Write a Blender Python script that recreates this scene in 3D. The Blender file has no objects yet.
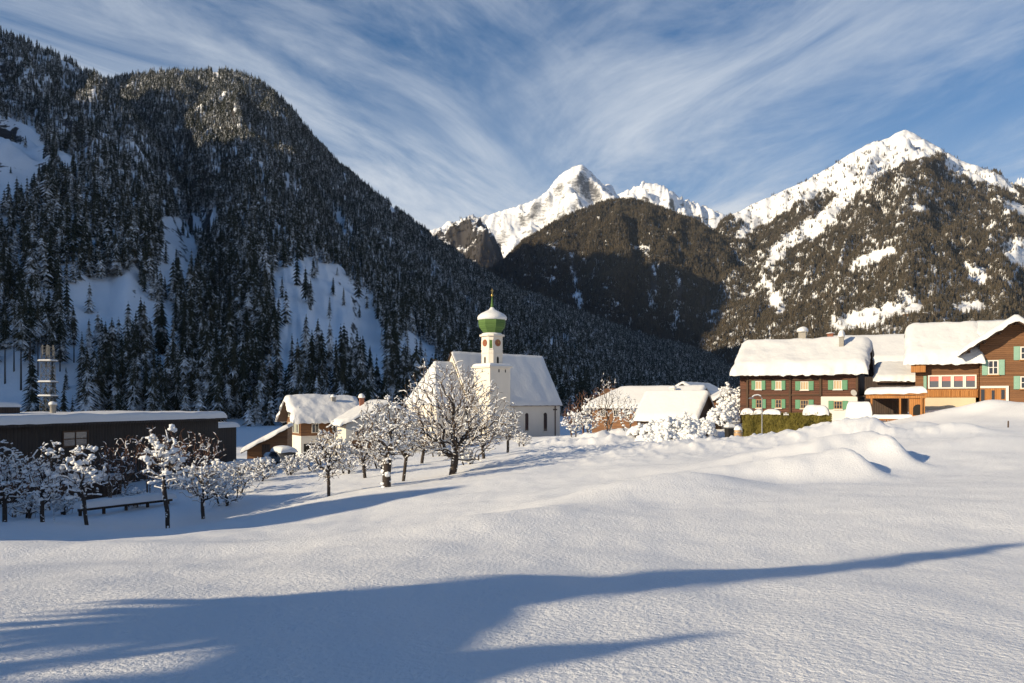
import bpy, bmesh, math, random
import numpy as np
from mathutils import Vector, Matrix, Euler

random.seed(7)
RNG = np.random.default_rng(11)
SC = bpy.context.scene
COL = SC.collection
R = math.radians

# ------------------------------------------------------------------ camera model (28 mm lens, level camera with vertical shift)
F, HX, HY, EYE = 796.0, 512.0, 402.0, 2.0
SUN_AZ, SUN_EL = 30.0, 19.0        # light travels 30 deg away from +X towards +Y


def P(px, py, Y):
    return Vector(((px - HX) / F * Y, Y, EYE - (py - HY) / F * Y))


def PX(px, Y):
    return (px - HX) / F * Y


# ------------------------------------------------------------------ noise
_perm = np.random.default_rng(3).permutation(512).astype(np.int64)
_perm = np.concatenate([_perm, _perm])
_ga = np.random.default_rng(4).uniform(0, 2 * np.pi, 512)
_gx, _gy = np.cos(_ga), np.sin(_ga)


def perlin(x, y):
    x = np.asarray(x, float); y = np.asarray(y, float)
    xi = np.floor(x).astype(np.int64); yi = np.floor(y).astype(np.int64)
    xf = x - xi; yf = y - yi
    u = xf * xf * xf * (xf * (xf * 6 - 15) + 10); v = yf * yf * yf * (yf * (yf * 6 - 15) + 10)

    def g(ix, iy, dx, dy):
        h = _perm[(_perm[ix & 511] + iy) & 511]
        return _gx[h] * dx + _gy[h] * dy
    a = g(xi, yi, xf, yf); b = g(xi + 1, yi, xf - 1, yf)
    c = g(xi, yi + 1, xf, yf - 1); d = g(xi + 1, yi + 1, xf - 1, yf - 1)
    return ((a + (b - a) * u) + ((c + (d - c) * u) - (a + (b - a) * u)) * v) * 1.4


def fbm(x, y, n=5, lac=2.03, gain=0.5):
    s = 0; a = 1.0
    for k in range(n):
        s = s + a * perlin(x + 17.3 * k, y - 9.1 * k); a *= gain; x = x * lac; y = y * lac
    return s


def ridged(x, y, n=5, gain=0.5):
    s = 0; a = 1.0
    for k in range(n):
        s = s + a * (1 - 2 * np.abs(perlin(x + 31.7 * k, y + 5.7 * k))); a *= gain; x = x * 2.05; y = y * 2.05
    return s


def sstep(a, b, x):
    t = np.clip((x - a) / (b - a), 0, 1)
    return t * t * (3 - 2 * t)


# ------------------------------------------------------------------ scene helpers
def link(name, me, parent=None):
    o = bpy.data.objects.new(name, me)
    COL.objects.link(o)
    if parent is not None:
        o.parent = parent
    return o


def tag(o, label=None, cat=None, group=None, kind=None):
    if label: o['label'] = label
    if cat: o['category'] = cat
    if group: o['group'] = group
    if kind: o['kind'] = kind
    return o


def thing(name, label, cat, loc=(0, 0, 0), rz=0.0, group=None):
    o = bpy.data.objects.new(name, None)
    COL.objects.link(o)
    o.empty_display_size = 0.3
    o.location = loc; o.rotation_euler = (0, 0, rz)
    return tag(o, label, cat, group)


def children(o):
    return [c for c in COL.objects if c.parent == o]


def mesh_np(name, co, faces4=None, mats=None, smooth=True, parent=None, faces3=None, mat_idx=None):
    """object from numpy arrays of quads and / or triangles"""
    me = bpy.data.meshes.new(name)
    nv = len(co); me.vertices.add(nv)
    me.vertices.foreach_set('co', np.asarray(co, np.float32).ravel())
    n4 = 0 if faces4 is None else len(faces4); n3 = 0 if faces3 is None else len(faces3)
    loops = []
    if n4: loops.append(np.asarray(faces4, np.int32).ravel())
    if n3: loops.append(np.asarray(faces3, np.int32).ravel())
    lv = np.concatenate(loops)
    me.loops.add(len(lv)); me.loops.foreach_set('vertex_index', lv)
    st = np.concatenate([np.arange(n4) * 4, n4 * 4 + np.arange(n3) * 3]).astype(np.int32)
    me.polygons.add(n4 + n3); me.polygons.foreach_set('loop_start', st)
    if mat_idx is not None:
        me.polygons.foreach_set('material_index', np.asarray(mat_idx, np.int32))
    me.polygons.foreach_set('use_smooth', np.full(n4 + n3, smooth))
    me.update(calc_edges=True); me.validate()
    for m in (mats or []): me.materials.append(m)
    return link(name, me, parent)


def grid_faces(nu, nv, wrap=False):
    i = np.arange(nu if wrap else nu - 1)[:, None]; j = np.arange(nv - 1)[None, :]
    i2 = (i + 1) % nu
    a = i * nv + j; b = i2 * nv + j; c = i2 * nv + j + 1; d = i * nv + j + 1
    return np.stack([a, b, c, d], -1).reshape(-1, 4)


class MB:
    """collects boxes, tubes, polygons; build() links ONE mesh object"""
    def __init__(s): s.v = []; s.f = []; s.m = []; s.sm = []

    def add(s, vs, fs, mi=0, smooth=False):
        k = len(s.v); s.v += [tuple(v) for v in vs]
        for f in fs: s.f.append([k + i for i in f]); s.m.append(mi); s.sm.append(smooth)
        return s

    def box(s, x0, x1, y0, y1, z0, z1, mi=0):
        return s.add([(x0, y0, z0), (x1, y0, z0), (x1, y1, z0), (x0, y1, z0), (x0, y0, z1), (x1, y0, z1), (x1, y1, z1), (x0, y1, z1)],
                     [(0, 3, 2, 1), (4, 5, 6, 7), (0, 1, 5, 4), (1, 2, 6, 5), (2, 3, 7, 6), (3, 0, 4, 7)], mi)

    def prism(s, poly, a, b, axis='y', mi=0):
        """extrude a 2-D polygon between a and b along an axis"""
        def q(p, t): return {'y': (p[0], t, p[1]), 'x': (t, p[0], p[1]), 'z': (p[0], p[1], t)}[axis]
        n = len(poly); vs = [q(p, a) for p in poly] + [q(p, b) for p in poly]
        fs = [tuple(range(n)), tuple(range(2 * n - 1, n - 1, -1))]
        fs += [(i, i + n, (i + 1) % n + n, (i + 1) % n) for i in range(n)]
        return s.add(vs, fs, mi)

    def tube(s, pts, rads, n=6, mi=0, cap=True):
        pts = [Vector(p) for p in pts]; rings = []
        for i, p in enumerate(pts):
            d = (pts[min(i + 1, len(pts) - 1)] - pts[max(i - 1, 0)])
            if d.length < 1e-6: d = Vector((0, 0, 1))
            d.normalize()
            a = d.orthogonal().normalized() if abs(d.z) > .95 else Vector((0, 0, 1)).cross(d).normalized()
            if abs(d.z) > .95: a = (Vector((1, 0, 0)) - d * d.x).normalized()
            b = d.cross(a)
            r = rads[i] if hasattr(rads, '__len__') else rads
            rings.append([p + (a * math.cos(t) + b * math.sin(t)) * r for t in [2 * math.pi * k / n for k in range(n)]])
        vs = [v for r_ in rings for v in r_]; fs = []
        for i in range(len(rings) - 1):
            for k in range(n):
                fs.append((i * n + k, i * n + (k + 1) % n, (i + 1) * n + (k + 1) % n, (i + 1) * n + k))
        s.add(vs, fs, mi, True)
        if cap:
            s.add(rings[0], [tuple(range(n - 1, -1, -1))], mi); s.add(rings[-1], [tuple(range(n))], mi)
        return s

    def lathe(s, prof, n=24, mi=0, rot=0.0, c=(0, 0), smooth=True):
        vs = []; fs = []
        for r, z in prof:
            for k in range(n):
                t = 2 * math.pi * k / n + rot
                vs.append((c[0] + r * math.cos(t), c[1] + r * math.sin(t), z))
        for i in range(len(prof) - 1):
            for k in range(n):
                fs.append((i * n + k, i * n + (k + 1) % n, (i + 1) * n + (k + 1) % n, (i + 1) * n + k))
        s.add(vs, fs, mi, smooth)
        s.add(vs[:n], [tuple(range(n - 1, -1, -1))], mi); s.add(vs[-n:], [tuple(range(n))], mi)
        return s

    def build(s, name, mats, parent=None, bevel=0.0):
        me = bpy.data.meshes.new(name)
        me.from_pydata([tuple(v) for v in s.v], [], s.f)
        if not isinstance(mats, (list, tuple)): mats = [mats]
        for m in mats: me.materials.append(m)
        me.polygons.foreach_set('material_index', s.m)
        me.polygons.foreach_set('use_smooth', s.sm)
        me.update()
        o = link(name, me, parent)
        if bevel:
            b = o.modifiers.new('bevel', 'BEVEL'); b.width = bevel; b.segments = 2; b.limit_method = 'ANGLE'
        return o


# ------------------------------------------------------------------ materials
def nt(name):
    m = bpy.data.materials.new(name); m.use_nodes = True
    t = m.node_tree
    b = t.nodes['Principled BSDF']
    return m, t, b


def N(t, typ, **kw):
    n = t.nodes.new(typ)
    for k, v in kw.items():
        if k.startswith('i_'):
            key = k[2:]
            key = int(key) if key.isdigit() else key
            n.inputs[key].default_value = v
        else: setattr(n, k, v)
    return n


def noise(t, scale, detail=4, rough=.55, vec=None, dist=0.0):
    n = N(t, 'ShaderNodeTexNoise', i_Scale=scale, i_Detail=detail, i_Roughness=rough, i_Distortion=dist)
    if vec is not None: t.links.new(vec, n.inputs['Vector'])
    return n.outputs['Fac']


def ramp(t, fac, stops, interp='LINEAR'):
    n = N(t, 'ShaderNodeValToRGB'); n.color_ramp.interpolation = interp
    e = n.color_ramp.elements
    while len(e) < len(stops): e.new(0.5)
    for k, (p, c) in enumerate(stops):
        e[k].position = p; e[k].color = (*c, 1) if len(c) == 3 else c
    t.links.new(fac, n.inputs['Fac'])
    return n.outputs['Color']


def mixc(t, fac, a, b):
    n = N(t, 'ShaderNodeMix', data_type='RGBA')
    for s, v in ((0, fac), (6, a), (7, b)):
        if isinstance(v, (int, float)): n.inputs[s].default_value = v
        elif isinstance(v, tuple): n.inputs[s].default_value = (*v, 1)
        else: t.links.new(v, n.inputs[s])
    return n.outputs[2]


def math_(t, op, a, b=0.0, clamp=False):
    n = N(t, 'ShaderNodeMath', operation=op, use_clamp=clamp)
    for s, v in ((0, a), (1, b)):
        if isinstance(v, (int, float)): n.inputs[s].default_value = v
        else: t.links.new(v, n.inputs[s])
    return n.outputs[0]


def objco(t):
    return N(t, 'ShaderNodeTexCoord').outputs['Object']


def bump(t, b, h, dist=.02, strength=1.0):
    n = N(t, 'ShaderNodeBump', i_Strength=strength, i_Distance=dist)
    t.links.new(h, n.inputs['Height']); t.links.new(n.outputs[0], b.inputs['Normal'])
    return n


def mat_snow(name, lumps, dist, col=(.72, .725, .735), fine=None):
    m, t, b = nt(name)
    co = objco(t)
    c = mixc(t, noise(t, 1.3, 3, vec=co), tuple(x * .96 for x in col), col)
    t.links.new(c, b.inputs['Base Color'])
    b.inputs['Roughness'].default_value = .55
    b.inputs['Specular IOR Level'].default_value = .25
    h = noise(t, lumps, 5, .55, co)
    if fine:
        h2 = noise(t, fine, 3, .6, co)
        h = math_(t, 'ADD', h, math_(t, 'MULTIPLY', h2, .35))
    bump(t, b, h, dist)
    return m


def mat_plain(name, col, rough=.7, var=.15, scale=3.0, bumpd=.004, metal=0.0):
    m, t, b = nt(name)
    co = objco(t)
    f = noise(t, scale, 5, .6, co)
    c = mixc(t, f, tuple(x * (1 - var) for x in col), tuple(min(1, x * (1 + var)) for x in col))
    t.links.new(c, b.inputs['Base Color'])
    b.inputs['Roughness'].default_value = rough; b.inputs['Metallic'].default_value = metal
    if bumpd: bump(t, b, noise(t, scale * 6, 4, .6, co), bumpd)
    return m


def mat_planks(name, dark, light, pitch=.22, axis='z', rough=.75):
    """horizontal (axis z) or vertical (axis x) boards with grain, weathering and dark joints"""
    m, t, b = nt(name)
    co = objco(t)
    sp = N(t, 'ShaderNodeSeparateXYZ'); t.links.new(co, sp.inputs[0])
    a = sp.outputs['Z'] if axis == 'z' else math_(t, 'ADD', sp.outputs['X'], sp.outputs['Y'])
    q = math_(t, 'DIVIDE', a, pitch)
    fr = math_(t, 'FRACT', q); fl = math_(t, 'FLOOR', q)
    wn = N(t, 'ShaderNodeTexWhiteNoise', noise_dimensions='1D'); t.links.new(fl, wn.inputs['W'])
    mp = N(t, 'ShaderNodeMapping'); t.links.new(co, mp.inputs['Vector'])
    mp.inputs['Scale'].default_value = (.6, .6, 9) if axis == 'z' else (9, 9, .6)
    g = noise(t, 2.5, 5, .65, mp.outputs[0]); w = noise(t, .7, 4, .6, co)
    f = math_(t, 'ADD', math_(t, 'MULTIPLY', g, .5), math_(t, 'ADD', math_(t, 'MULTIPLY', wn.outputs['Value'], .3), math_(t, 'MULTIPLY', w, .35)))
    c = ramp(t, f, [(.25, dark), (.85, light)])
    joint = math_(t, 'LESS_THAN', fr, .09)
    c = mixc(t, math_(t, 'MULTIPLY', joint, .75), c, tuple(x * .25 for x in dark))
    t.links.new(c, b.inputs['Base Color'])
    b.inputs['Roughness'].default_value = rough
    pr = math_(t, 'SINE', math_(t, 'MULTIPLY', fr, math.pi))
    bump(t, b, math_(t, 'ADD', math_(t, 'POWER', pr, .4), math_(t, 'MULTIPLY', g, .2)), .03)
    return m


def mat_glass(name, col=(.03, .035, .045)):
    m, t, b = nt(name)
    b.inputs['Base Color'].default_value = (*col, 1)
    b.inputs['Roughness'].default_value = .06
    b.inputs['Specular IOR Level'].default_value = .7
    return m


M = {}
M['field'] = mat_snow('field_snow', 14.0, .030, (.90, .91, .93), fine=42.0)
M['snow'] = mat_snow('roof_snow', 2.2, .05, fine=12.0)
M['clump'] = mat_snow('branch_snow', 9.0, .02, col=(.80, .81, .825))
# ================================================================== TERRAIN
CTRL = [(-300, 683, 5.2), (0, 683, 5.2), (512, 683, 5.3), (1024, 683, 5.6), (1300, 683, 5.7), (0, 640, 6.5), (512, 620, 7.5), (1024, 612, 8),
        (-200, 600, 9), (0, 600, 9), (512, 577, 10), (1024, 548, 14), (0, 570, 15), (300, 560, 17), (512, 540, 17), (800, 520, 19), (1024, 500, 20),
        (0, 545, 26), (160, 532, 31), (300, 519, 33), (470, 492, 38), (600, 480, 38), (700, 470, 38), (850, 474, 34), (1024, 468, 30),
        (47, 523, 42), (168, 527, 43), (-150, 528, 42), (330, 497, 47), (452, 474, 55), (600, 450, 60), (700, 441, 65), (800, 438, 70), (900, 428, 62), (1024, 426, 55),
        (560, 436, 140), (440, 442, 140), (640, 428, 120), (700, 421, 108), (752, 440, 84), (800, 436, 78), (700, 426, 95), (860, 419, 88), (940, 410, 80), (1024, 408, 78), (1150, 400, 85),
        (100, 480, 68), (-100, 482, 65), (237, 470, 72), (300, 460, 115), (235, 460, 90), (380, 458, 110), (-300, 478, 65)]
_cp = np.array([P(*c) for c in CTRL])
_ext = np.array([(-70, 15, -1.2), (-40, 5, -.2), (-60, -30, .6), (0, -30, .4), (60, -30, 1.5), (50, 10, 1.2), (90, 40, 3.0), (-110, 60, -4), (-100, 130, -7), (0, 190, -7), (-90, 190, -8), (90, 190, -1), (130, 130, 2.5), (0, -4, .2), (-8, 0, .15), (8, 0, .2)])
_cp = np.concatenate([_cp, _ext])


def _tps(r2): return np.where(r2 > 1e-9, .5 * r2 * np.log(np.maximum(r2, 1e-9)), 0)


_n = len(_cp)
_K = _tps(((_cp[:, None, :2] - _cp[None, :, :2]) ** 2).sum(-1)) + np.eye(_n) * 4.0
_Pm = np.concatenate([np.ones((_n, 1)), _cp[:, :2]], 1)
_A = np.block([[_K, _Pm], [_Pm.T, np.zeros((3, 3))]])
_W = np.linalg.solve(_A, np.concatenate([_cp[:, 2], np.zeros(3)]))


def base_h(x, y):
    sh = np.shape(x); x = np.ravel(np.asarray(x, float)); y = np.ravel(np.asarray(y, float))
    out = np.zeros(len(x))
    for k in range(0, len(x), 50000):
        xs, ys = x[k:k + 50000], y[k:k + 50000]
        r2 = (xs[:, None] - _cp[None, :, 0]) ** 2 + (ys[:, None] - _cp[None, :, 1]) ** 2
        out[k:k + 50000] = _tps(r2) @ _W[:_n] + _W[_n] + _W[_n + 1] * xs + _W[_n + 2] * ys
    return out.reshape(sh)


def seg_bump(x, y, a, b, w, h):
    ax, ay = a; bx, by = b
    dx, dy = bx - ax, by - ay; L2 = dx * dx + dy * dy
    t = np.clip(((x - ax) * dx + (y - ay) * dy) / L2, 0, 1)
    d2 = (x - ax - t * dx) ** 2 + (y - ay - t * dy) ** 2
    hh = h[0] + (h[1] - h[0]) * t if isinstance(h, tuple) else h
    return hh * np.exp(-d2 / (w * w))


def gpt(px, Y): return (PX(px, Y), Y)


def ground_h(x, y):
    x = np.asarray(x, float); y = np.asarray(y, float)
    r = np.hypot(x, y - 60)
    h = base_h(np.clip(x, -160, 160), np.clip(y, -60, 220))
    floor = -8 + 2.0 * fbm(x / 400, y / 400, 3)
    k = sstep(120, 230, r)
    h = h * (1 - k) + floor * k
    # drifts, mounds and ploughed banks of the field
    near = 1 - sstep(90, 160, r)
    h = h + seg_bump(x, y, gpt(400, 17), gpt(690, 29), 2.6, (.25, .55)) + seg_bump(x, y, gpt(-100, 21), gpt(330, 20), 2.2, .28)
    h = h + near * .22 * fbm(x / 16 + 1, y / 14 + 4, 2) * sstep(6, 18, y)
    h = h + near * (.10 * fbm(x / 7 + 3, y / 9, 3) * sstep(4, 14, y) + .03 * fbm(x / 1.7, y / 2.2 + 8, 3))
    for px, Y, hh, wl, wr, wy in [(845, 33, 1.05, 8.0, .8, 2.2), (872, 38, 1.35, 6.5, .75, 3.0), (895, 36, .35, 1.0, .5, .9), (866, 55, 1.1, 5.0, .9, 3.0), (925, 60, .5, 3.0, .7, 2.0), (640, 62, .35, 2, .6, 1.2), (560, 20, .18, 5, 5, 2.5), (690, 27, .35, 5, 2.5, 2.2), (822, 72, 1.0, 3, 1.6, 2.5), (1000, 42, .5, 6, 3, 2.5), (960, 52, .6, 4, 1.5, 2)]:
        dx = x - PX(px, Y); w = np.where(dx < 0, wl, wr)
        h = h + hh * np.exp(-(dx / w) ** 2 - ((y - Y) / wy) ** 2) * (1 + .12 * fbm(x / 2.6 + px, y / 2.6, 3))
    h = h + seg_bump(x, y, gpt(985, 74), gpt(1110, 60), 3.4, (.5, 1.5))
    h = h + seg_bump(x, y, gpt(905, 76), gpt(985, 72), 2.2, (.2, .7))
    # rough trampled strip in front of the village
    lump = np.maximum(0, fbm(x / 1.1, y / 1.6, 3))
    strip = np.exp(-((y - 70 + .2 * x) / 15) ** 2) * sstep(-4, 8, x) * (1 - sstep(24, 34, x))
    bank = np.exp(-((y - 92) / 12) ** 2) * sstep(-2, 6, x) * (1 - sstep(12, 18, x))
    h = h + .42 * lump * strip + .9 * np.maximum(0, fbm(x / 3.0 + 5, y / 4.5, 3)) * bank
    return h


def gz(x, y): return float(ground_h(np.array([x]), np.array([y]))[0])


def build_ground():
    fr = np.arctan(np.linspace(-760, 760, 900) / F)
    rest = np.linspace(fr[-1], 2 * np.pi + fr[0], 90)[1:-1]
    az = np.concatenate([fr, rest])
    r = np.concatenate([[.4, 1.0, 1.8], np.geomspace(2.5, 210, 430), np.geomspace(225, 14000, 60)])
    X = np.sin(az)[:, None] * r[None]; Y = np.cos(az)[:, None] * r[None]
    Z = ground_h(X, Y)
    co = np.stack([X, Y, Z], -1).reshape(-1, 3)
    o = mesh_np('snow_field', co, grid_faces(len(az), len(r), True), [M['field']])
    tag(o, kind='structure')


build_ground()


# ------------------------------------------------------------------ mountains
def interp(pts, x):
    p = np.array(pts, float)
    return np.interp(x, p[:, 0], p[:, 1])


def smooth_interp(pts, x, w=10):
    return sum(interp(pts, x + d) for d in (-w, -w / 2, 0, w / 2, w)) / 5


class Hill:
    """real terrain whose crest lies on the given sight lines: columns by azimuth, rows by depth"""
    def __init__(s, name, sky, y0, y1, nu, nv, px0, px1, power=1.12, amp=.05, fu=.012, back=.5, zfloor=-10, jag=0.0, seed=0, mats=None, sm=8, rough=.0, kw=1, octv=5):
        s.px = np.linspace(px0, px1, nu)
        s.t = (HY - smooth_interp(sky, s.px, sm)) / F
        if jag: s.t = s.t + jag * fbm(s.px / 9 + seed, s.px * 0 + seed, 4)
        s.y0 = smooth_interp(y0, s.px, 30); s.y1 = smooth_interp(y1, s.px, 30)
        nb = max(6, nv // 6)
        s.sv = np.concatenate([np.linspace(0, 1, nv), 1 + np.linspace(0, back, nb + 1)[1:]])
        S = s.sv[None]; U = s.px[:, None]
        Y = s.y0[:, None] + (s.y1 - s.y0)[:, None] * S
        Zc = EYE + s.t * s.y1
        Sc = np.clip(S, 0, 1)
        Z = zfloor + (Zc[:, None] - zfloor) * Sc ** power
        X = (U - HX) / F * Y
        w = 4 * Sc * (1 - Sc * .55)
        wx = fbm(X / 900 + seed, Y / 900, 3) * .9
        gul = ridged(U * fu + wx + seed * 3.7, Sc * 1.1 + wx, octv)
        Z = Z + amp * (Zc[:, None] - zfloor) * w * (gul - .9) * .5
        Z = Z + amp * .5 * (Zc[:, None] - zfloor) * w * fbm(X / 260 + seed, Y / 260, 5)
        if rough: Z = Z + rough * w * ridged(X / 190 + seed, Y / 190, 6)
        Z = np.where(S > 1, Z - .55 * (Y - s.y1[:, None]) , Z)
        e = ((Z - EYE) / Y)[:, :nv].max(1)
        k = np.where(s.t > .005, s.t / np.maximum(e, 1e-4), 1)
        k = np.clip(k, .6, 1.5)
        if kw > 1: k = np.convolve(np.pad(k, kw // 2, 'edge'), np.hanning(kw + 2)[1:-1] / np.hanning(kw + 2)[1:-1].sum(), 'valid')
        Z = EYE + (Z - EYE) * (1 + (k[:, None] - 1) * np.clip(S, 0, 1))
        s.X, s.Y, s.Z = X, Y, Z
        s.nv = nv; s.nu = nu
        co = np.stack([X, Y, Z], -1).reshape(-1, 3)
        s.obj = mesh_np(name, co, grid_faces(nu, len(s.sv)), mats)
        tag(s.obj, kind='structure')
        # what the camera can see of it (running maximum of the elevation along each column)
        el = (Z - EYE) / Y
        s.el = el
        s.vis = el >= np.maximum.accumulate(el, 1) - 1e-5

    def at(s, u, v):
        """bilinear point at fractional grid index (arrays)"""
        i = np.clip(np.floor(u).astype(int), 0, s.nu - 2); j = np.clip(np.floor(v).astype(int), 0, len(s.sv) - 2)
        a = (u - i)[:, None]; b = (v - j)[:, None]
        G = np.stack([s.X, s.Y, s.Z], -1)
        return (G[i, j] * (1 - a) * (1 - b) + G[i + 1, j] * a * (1 - b) + G[i, j + 1] * (1 - a) * b + G[i + 1, j + 1] * a * b)

    def sample(s, n, rng, vmax=1.06):
        """points spread evenly over the surface, by area"""
        G = np.stack([s.X, s.Y, s.Z], -1)
        jm = int(np.searchsorted(s.sv, vmax))
        d1 = G[1:, :-1] - G[:-1, :-1]; d2 = G[:-1, 1:] - G[:-1, :-1]
        ar = np.linalg.norm(np.cross(d1, d2), axis=-1)[:, :jm]
        p = ar.ravel() / ar.sum()
        c = np.searchsorted(np.cumsum(p), rng.random(n))
        c = np.clip(c, 0, ar.size - 1)
        i, j = np.divmod(c, ar.shape[1])
        return s.at(i + rng.random(n), j + rng.random(n))


def mat_hill(name, rock=(.10, .09, .085), thr=.62, nz=(.02, .10), soft=.06, snow=(.86, .87, .89)):
    """snow that slides off the steep faces and leaves rock"""
    m, t, b = nt(name)
    co = objco(t)
    g = N(t, 'ShaderNodeNewGeometry'); sp = N(t, 'ShaderNodeSeparateXYZ'); t.links.new(g.outputs['Normal'], sp.inputs[0])
    mp = N(t, 'ShaderNodeMapping'); t.links.new(co, mp.inputs['Vector']); mp.inputs['Scale'].default_value = (1, 1, 2.2)
    n1 = noise(t, nz[0], 6, .62, mp.outputs[0]); n2 = noise(t, nz[1], 5, .65, mp.outputs[0])
    f = math_(t, 'ADD', sp.outputs['Z'], math_(t, 'ADD', math_(t, 'MULTIPLY', math_(t, 'SUBTRACT', n1, .5), .75), math_(t, 'MULTIPLY', math_(t, 'SUBTRACT', n2, .5), .45)))
    k = ramp(t, f, [(thr - soft, (0, 0, 0)), (thr + soft, (1, 1, 1))])
    rc = mixc(t, n2, tuple(x * .6 for x in rock), tuple(x * 1.5 for x in rock))
    t.links.new(mixc(t, k, rc, snow), b.inputs['Base Color'])
    b.inputs['Roughness'].default_value = .75
    b.inputs['Specular IOR Level'].default_value = .15
    bump(t, b, n2, 1.2 if nz[1] > .05 else 8.0, .6)
    return m


M['slope'] = mat_hill('slope_snow', rock=(.055, .05, .048), thr=.61, nz=(.03, .14), soft=.03)
M['peak'] = mat_hill('peak_snow', rock=(.12, .118, .12), thr=.40, nz=(.02, .07), soft=.14)
M['peak2'] = mat_hill('summit_snow', rock=(.10, .085, .07), thr=.32, nz=(.007, .035), soft=.07)

HA = Hill('hillside', [(-2200, -420), (-900, -330), (-500, -235), (-250, -110), (-100, -30), (0, 34), (40, 50), (75, 66), (105, 84), (140, 120), (175, 172), (215, 232), (260, 295), (300, 345), (340, 392), (380, 425), (600, 425)],
          [(-2200, 330), (-900, 420), (-300, 380), (0, 330), (250, 330), (600, 420)], [(-2200, 620), (-900, 1020), (-500, 1250), (-200, 1450), (0, 1600), (150, 1350), (250, 900), (380, 520), (600, 520)],
          460, 150, -2200, 420, 1.10, .05, .012, seed=1, mats=[M['slope']])
HB = Hill('forested_hill', [(-300, 160), (-60, 130), (60, 105), (85, 84), (105, 81), (130, 76), (170, 73), (235, 72), (262, 83), (290, 108), (310, 133), (330, 158), (360, 182), (400, 213), (440, 243), (480, 270), (520, 292), (580, 312), (640, 336), (700, 351), (735, 366), (770, 385), (800, 408), (900, 425)],
          [(-300, 900), (100, 700), (200, 420), (260, 340), (380, 330), (460, 380), (560, 520), (700, 900), (800, 1500), (900, 1700)],
          [(-300, 2300), (100, 2050), (260, 1950), (400, 2150), (560, 2500), (730, 2900), (900, 3000)],
          560, 150, -200, 830, 1.15, .045, .014, seed=2, mats=[M['slope']])
HC = Hill('wooded_mountain', [(250, 420), (380, 330), (440, 290), (500, 266), (520, 245), (560, 220), (600, 204), (625, 199), (660, 208), (700, 224), (740, 248), (770, 277), (790, 304), (840, 340), (900, 400), (1000, 420)],
          [(250, 2700), (620, 2700), (1000, 3000)], [(250, 4000), (620, 4100), (1000, 4000)], 420, 110, 300, 960, 1.1, .07, .016, seed=5, mats=[M['slope']], rough=6)
HD = Hill('snowy_mountain', [(560, 420), (640, 300), (690, 250), (715, 232), (724, 219), (757, 202), (801, 183), (825, 170), (848, 155), (872, 142), (887, 139), (897, 133), (905, 129), (915, 134), (926, 140), (939, 148), (959, 160), (980, 167), (1000, 173), (1013, 186), (1060, 200), (1200, 190), (1500, 200)],
          [(560, 2900), (780, 2300), (900, 1700), (1500, 1500)], [(560, 4600), (905, 4600), (1500, 4000)], 560, 150, 600, 1500, 1.12, .055, .014, seed=8, mats=[M['peak2']], sm=3, rough=10, jag=.0012)
HE = Hill('rocky_summit', [(250, 300), (400, 236), (437, 229), (454, 222), (484, 216), (498, 212), (521, 205), (541, 197), (550, 187), (557, 178), (565, 171), (575, 166), (582, 164), (592, 173), (600, 181), (612, 191), (640, 215), (700, 280), (760, 330)],
          [(250, 5000), (760, 5000)], [(250, 6900), (582, 7000), (760, 7000)], 420, 120, 300, 760, 1.12, .05, .022, seed=12, mats=[M['peak']], sm=2, rough=12, jag=.0006, kw=7, octv=2)
HF = Hill('white_summit', [(520, 330), (600, 210), (612, 197), (625, 191), (642, 185), (654, 183), (666, 187), (679, 197), (693, 202), (710, 208), (725, 215), (760, 235), (840, 290)],
          [(520, 6200), (840, 6200)], [(520, 8200), (840, 8200)], 320, 90, 540, 840, 1.12, .07, .026, seed=15, mats=[M['peak2']], sm=2, rough=9, jag=.0005, kw=7, octv=2)
HG = Hill('rocky_spur', [(330, 330), (420, 246), (437, 232), (450, 226), (471, 216), (482, 220), (492, 232), (500, 248), (505, 262), (530, 300), (560, 330)],
          [(330, 4300), (560, 4300)], [(330, 5400), (560, 5400)], 240, 80, 330, 560, 1.1, .09, .03, seed=19, mats=[M['slope']], sm=2, rough=12, jag=.001, kw=15)
HH = Hill('far_summit', [(960, 260), (990, 205), (1010, 186), (1022, 179), (1035, 174), (1060, 165), (1120, 180), (1250, 230)],
          [(960, 5000), (1250, 5000)], [(960, 6500), (1250, 6500)], 200, 60, 960, 1250, 1.1, .08, .03, seed=22, mats=[M['peak2']], sm=2, rough=12, jag=.001, kw=15)


def build_massif():
    """unseen range added outside the left edge, shaped to shade the valley side"""
    y = np.linspace(-1100, 4200, 170); x = np.linspace(-4600, -500, 150)
    Yg, Xg = np.meshgrid(y, x, indexing='ij')
    Z = np.full(Xg.shape, -400.0)
    lines = [(1.55, [(-2350, 3900, 1050), (-2350, 3300, 1480), (-2350, 2700, 1740), (-2350, 2450, 1790), (-2350, 2220, 1780), (-2350, 2000, 1835), (-2350, 1800, 1890), (-2350, 1640, 1880), (-2350, 1500, 1200)]),
             (.95, [(-2350, 1500, 1020), (-2150, 1250, 1000), (-1900, 850, 930), (-1650, 480, 900), (-1215, -67, 720), (-1090, -205, 480), (-1060, -270, 180)])]
    for slope, L in lines:
        for (ax, ay, az), (bx, by, bz) in zip(L, L[1:]):
            dx, dy = bx - ax, by - ay
            t = np.clip(((Xg - ax) * dx + (Yg - ay) * dy) / (dx * dx + dy * dy), 0, 1)
            d = np.hypot(Xg - ax - t * dx, Yg - ay - t * dy)
            Z = np.maximum(Z, az + (bz - az) * t - slope * d)
    Z = Z + sstep(-300, 200, Z) * (50 * ridged(Xg / 500, Yg / 500, 5) - 60)
    Z = np.maximum(Z, -30)
    o = mesh_np('shadow_range', np.stack([Xg, Yg, Z], -1).reshape(-1, 3), grid_faces(170, 150)[:, ::-1], [M['slope']])
    tag(o, kind='structure')


build_massif()
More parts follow.
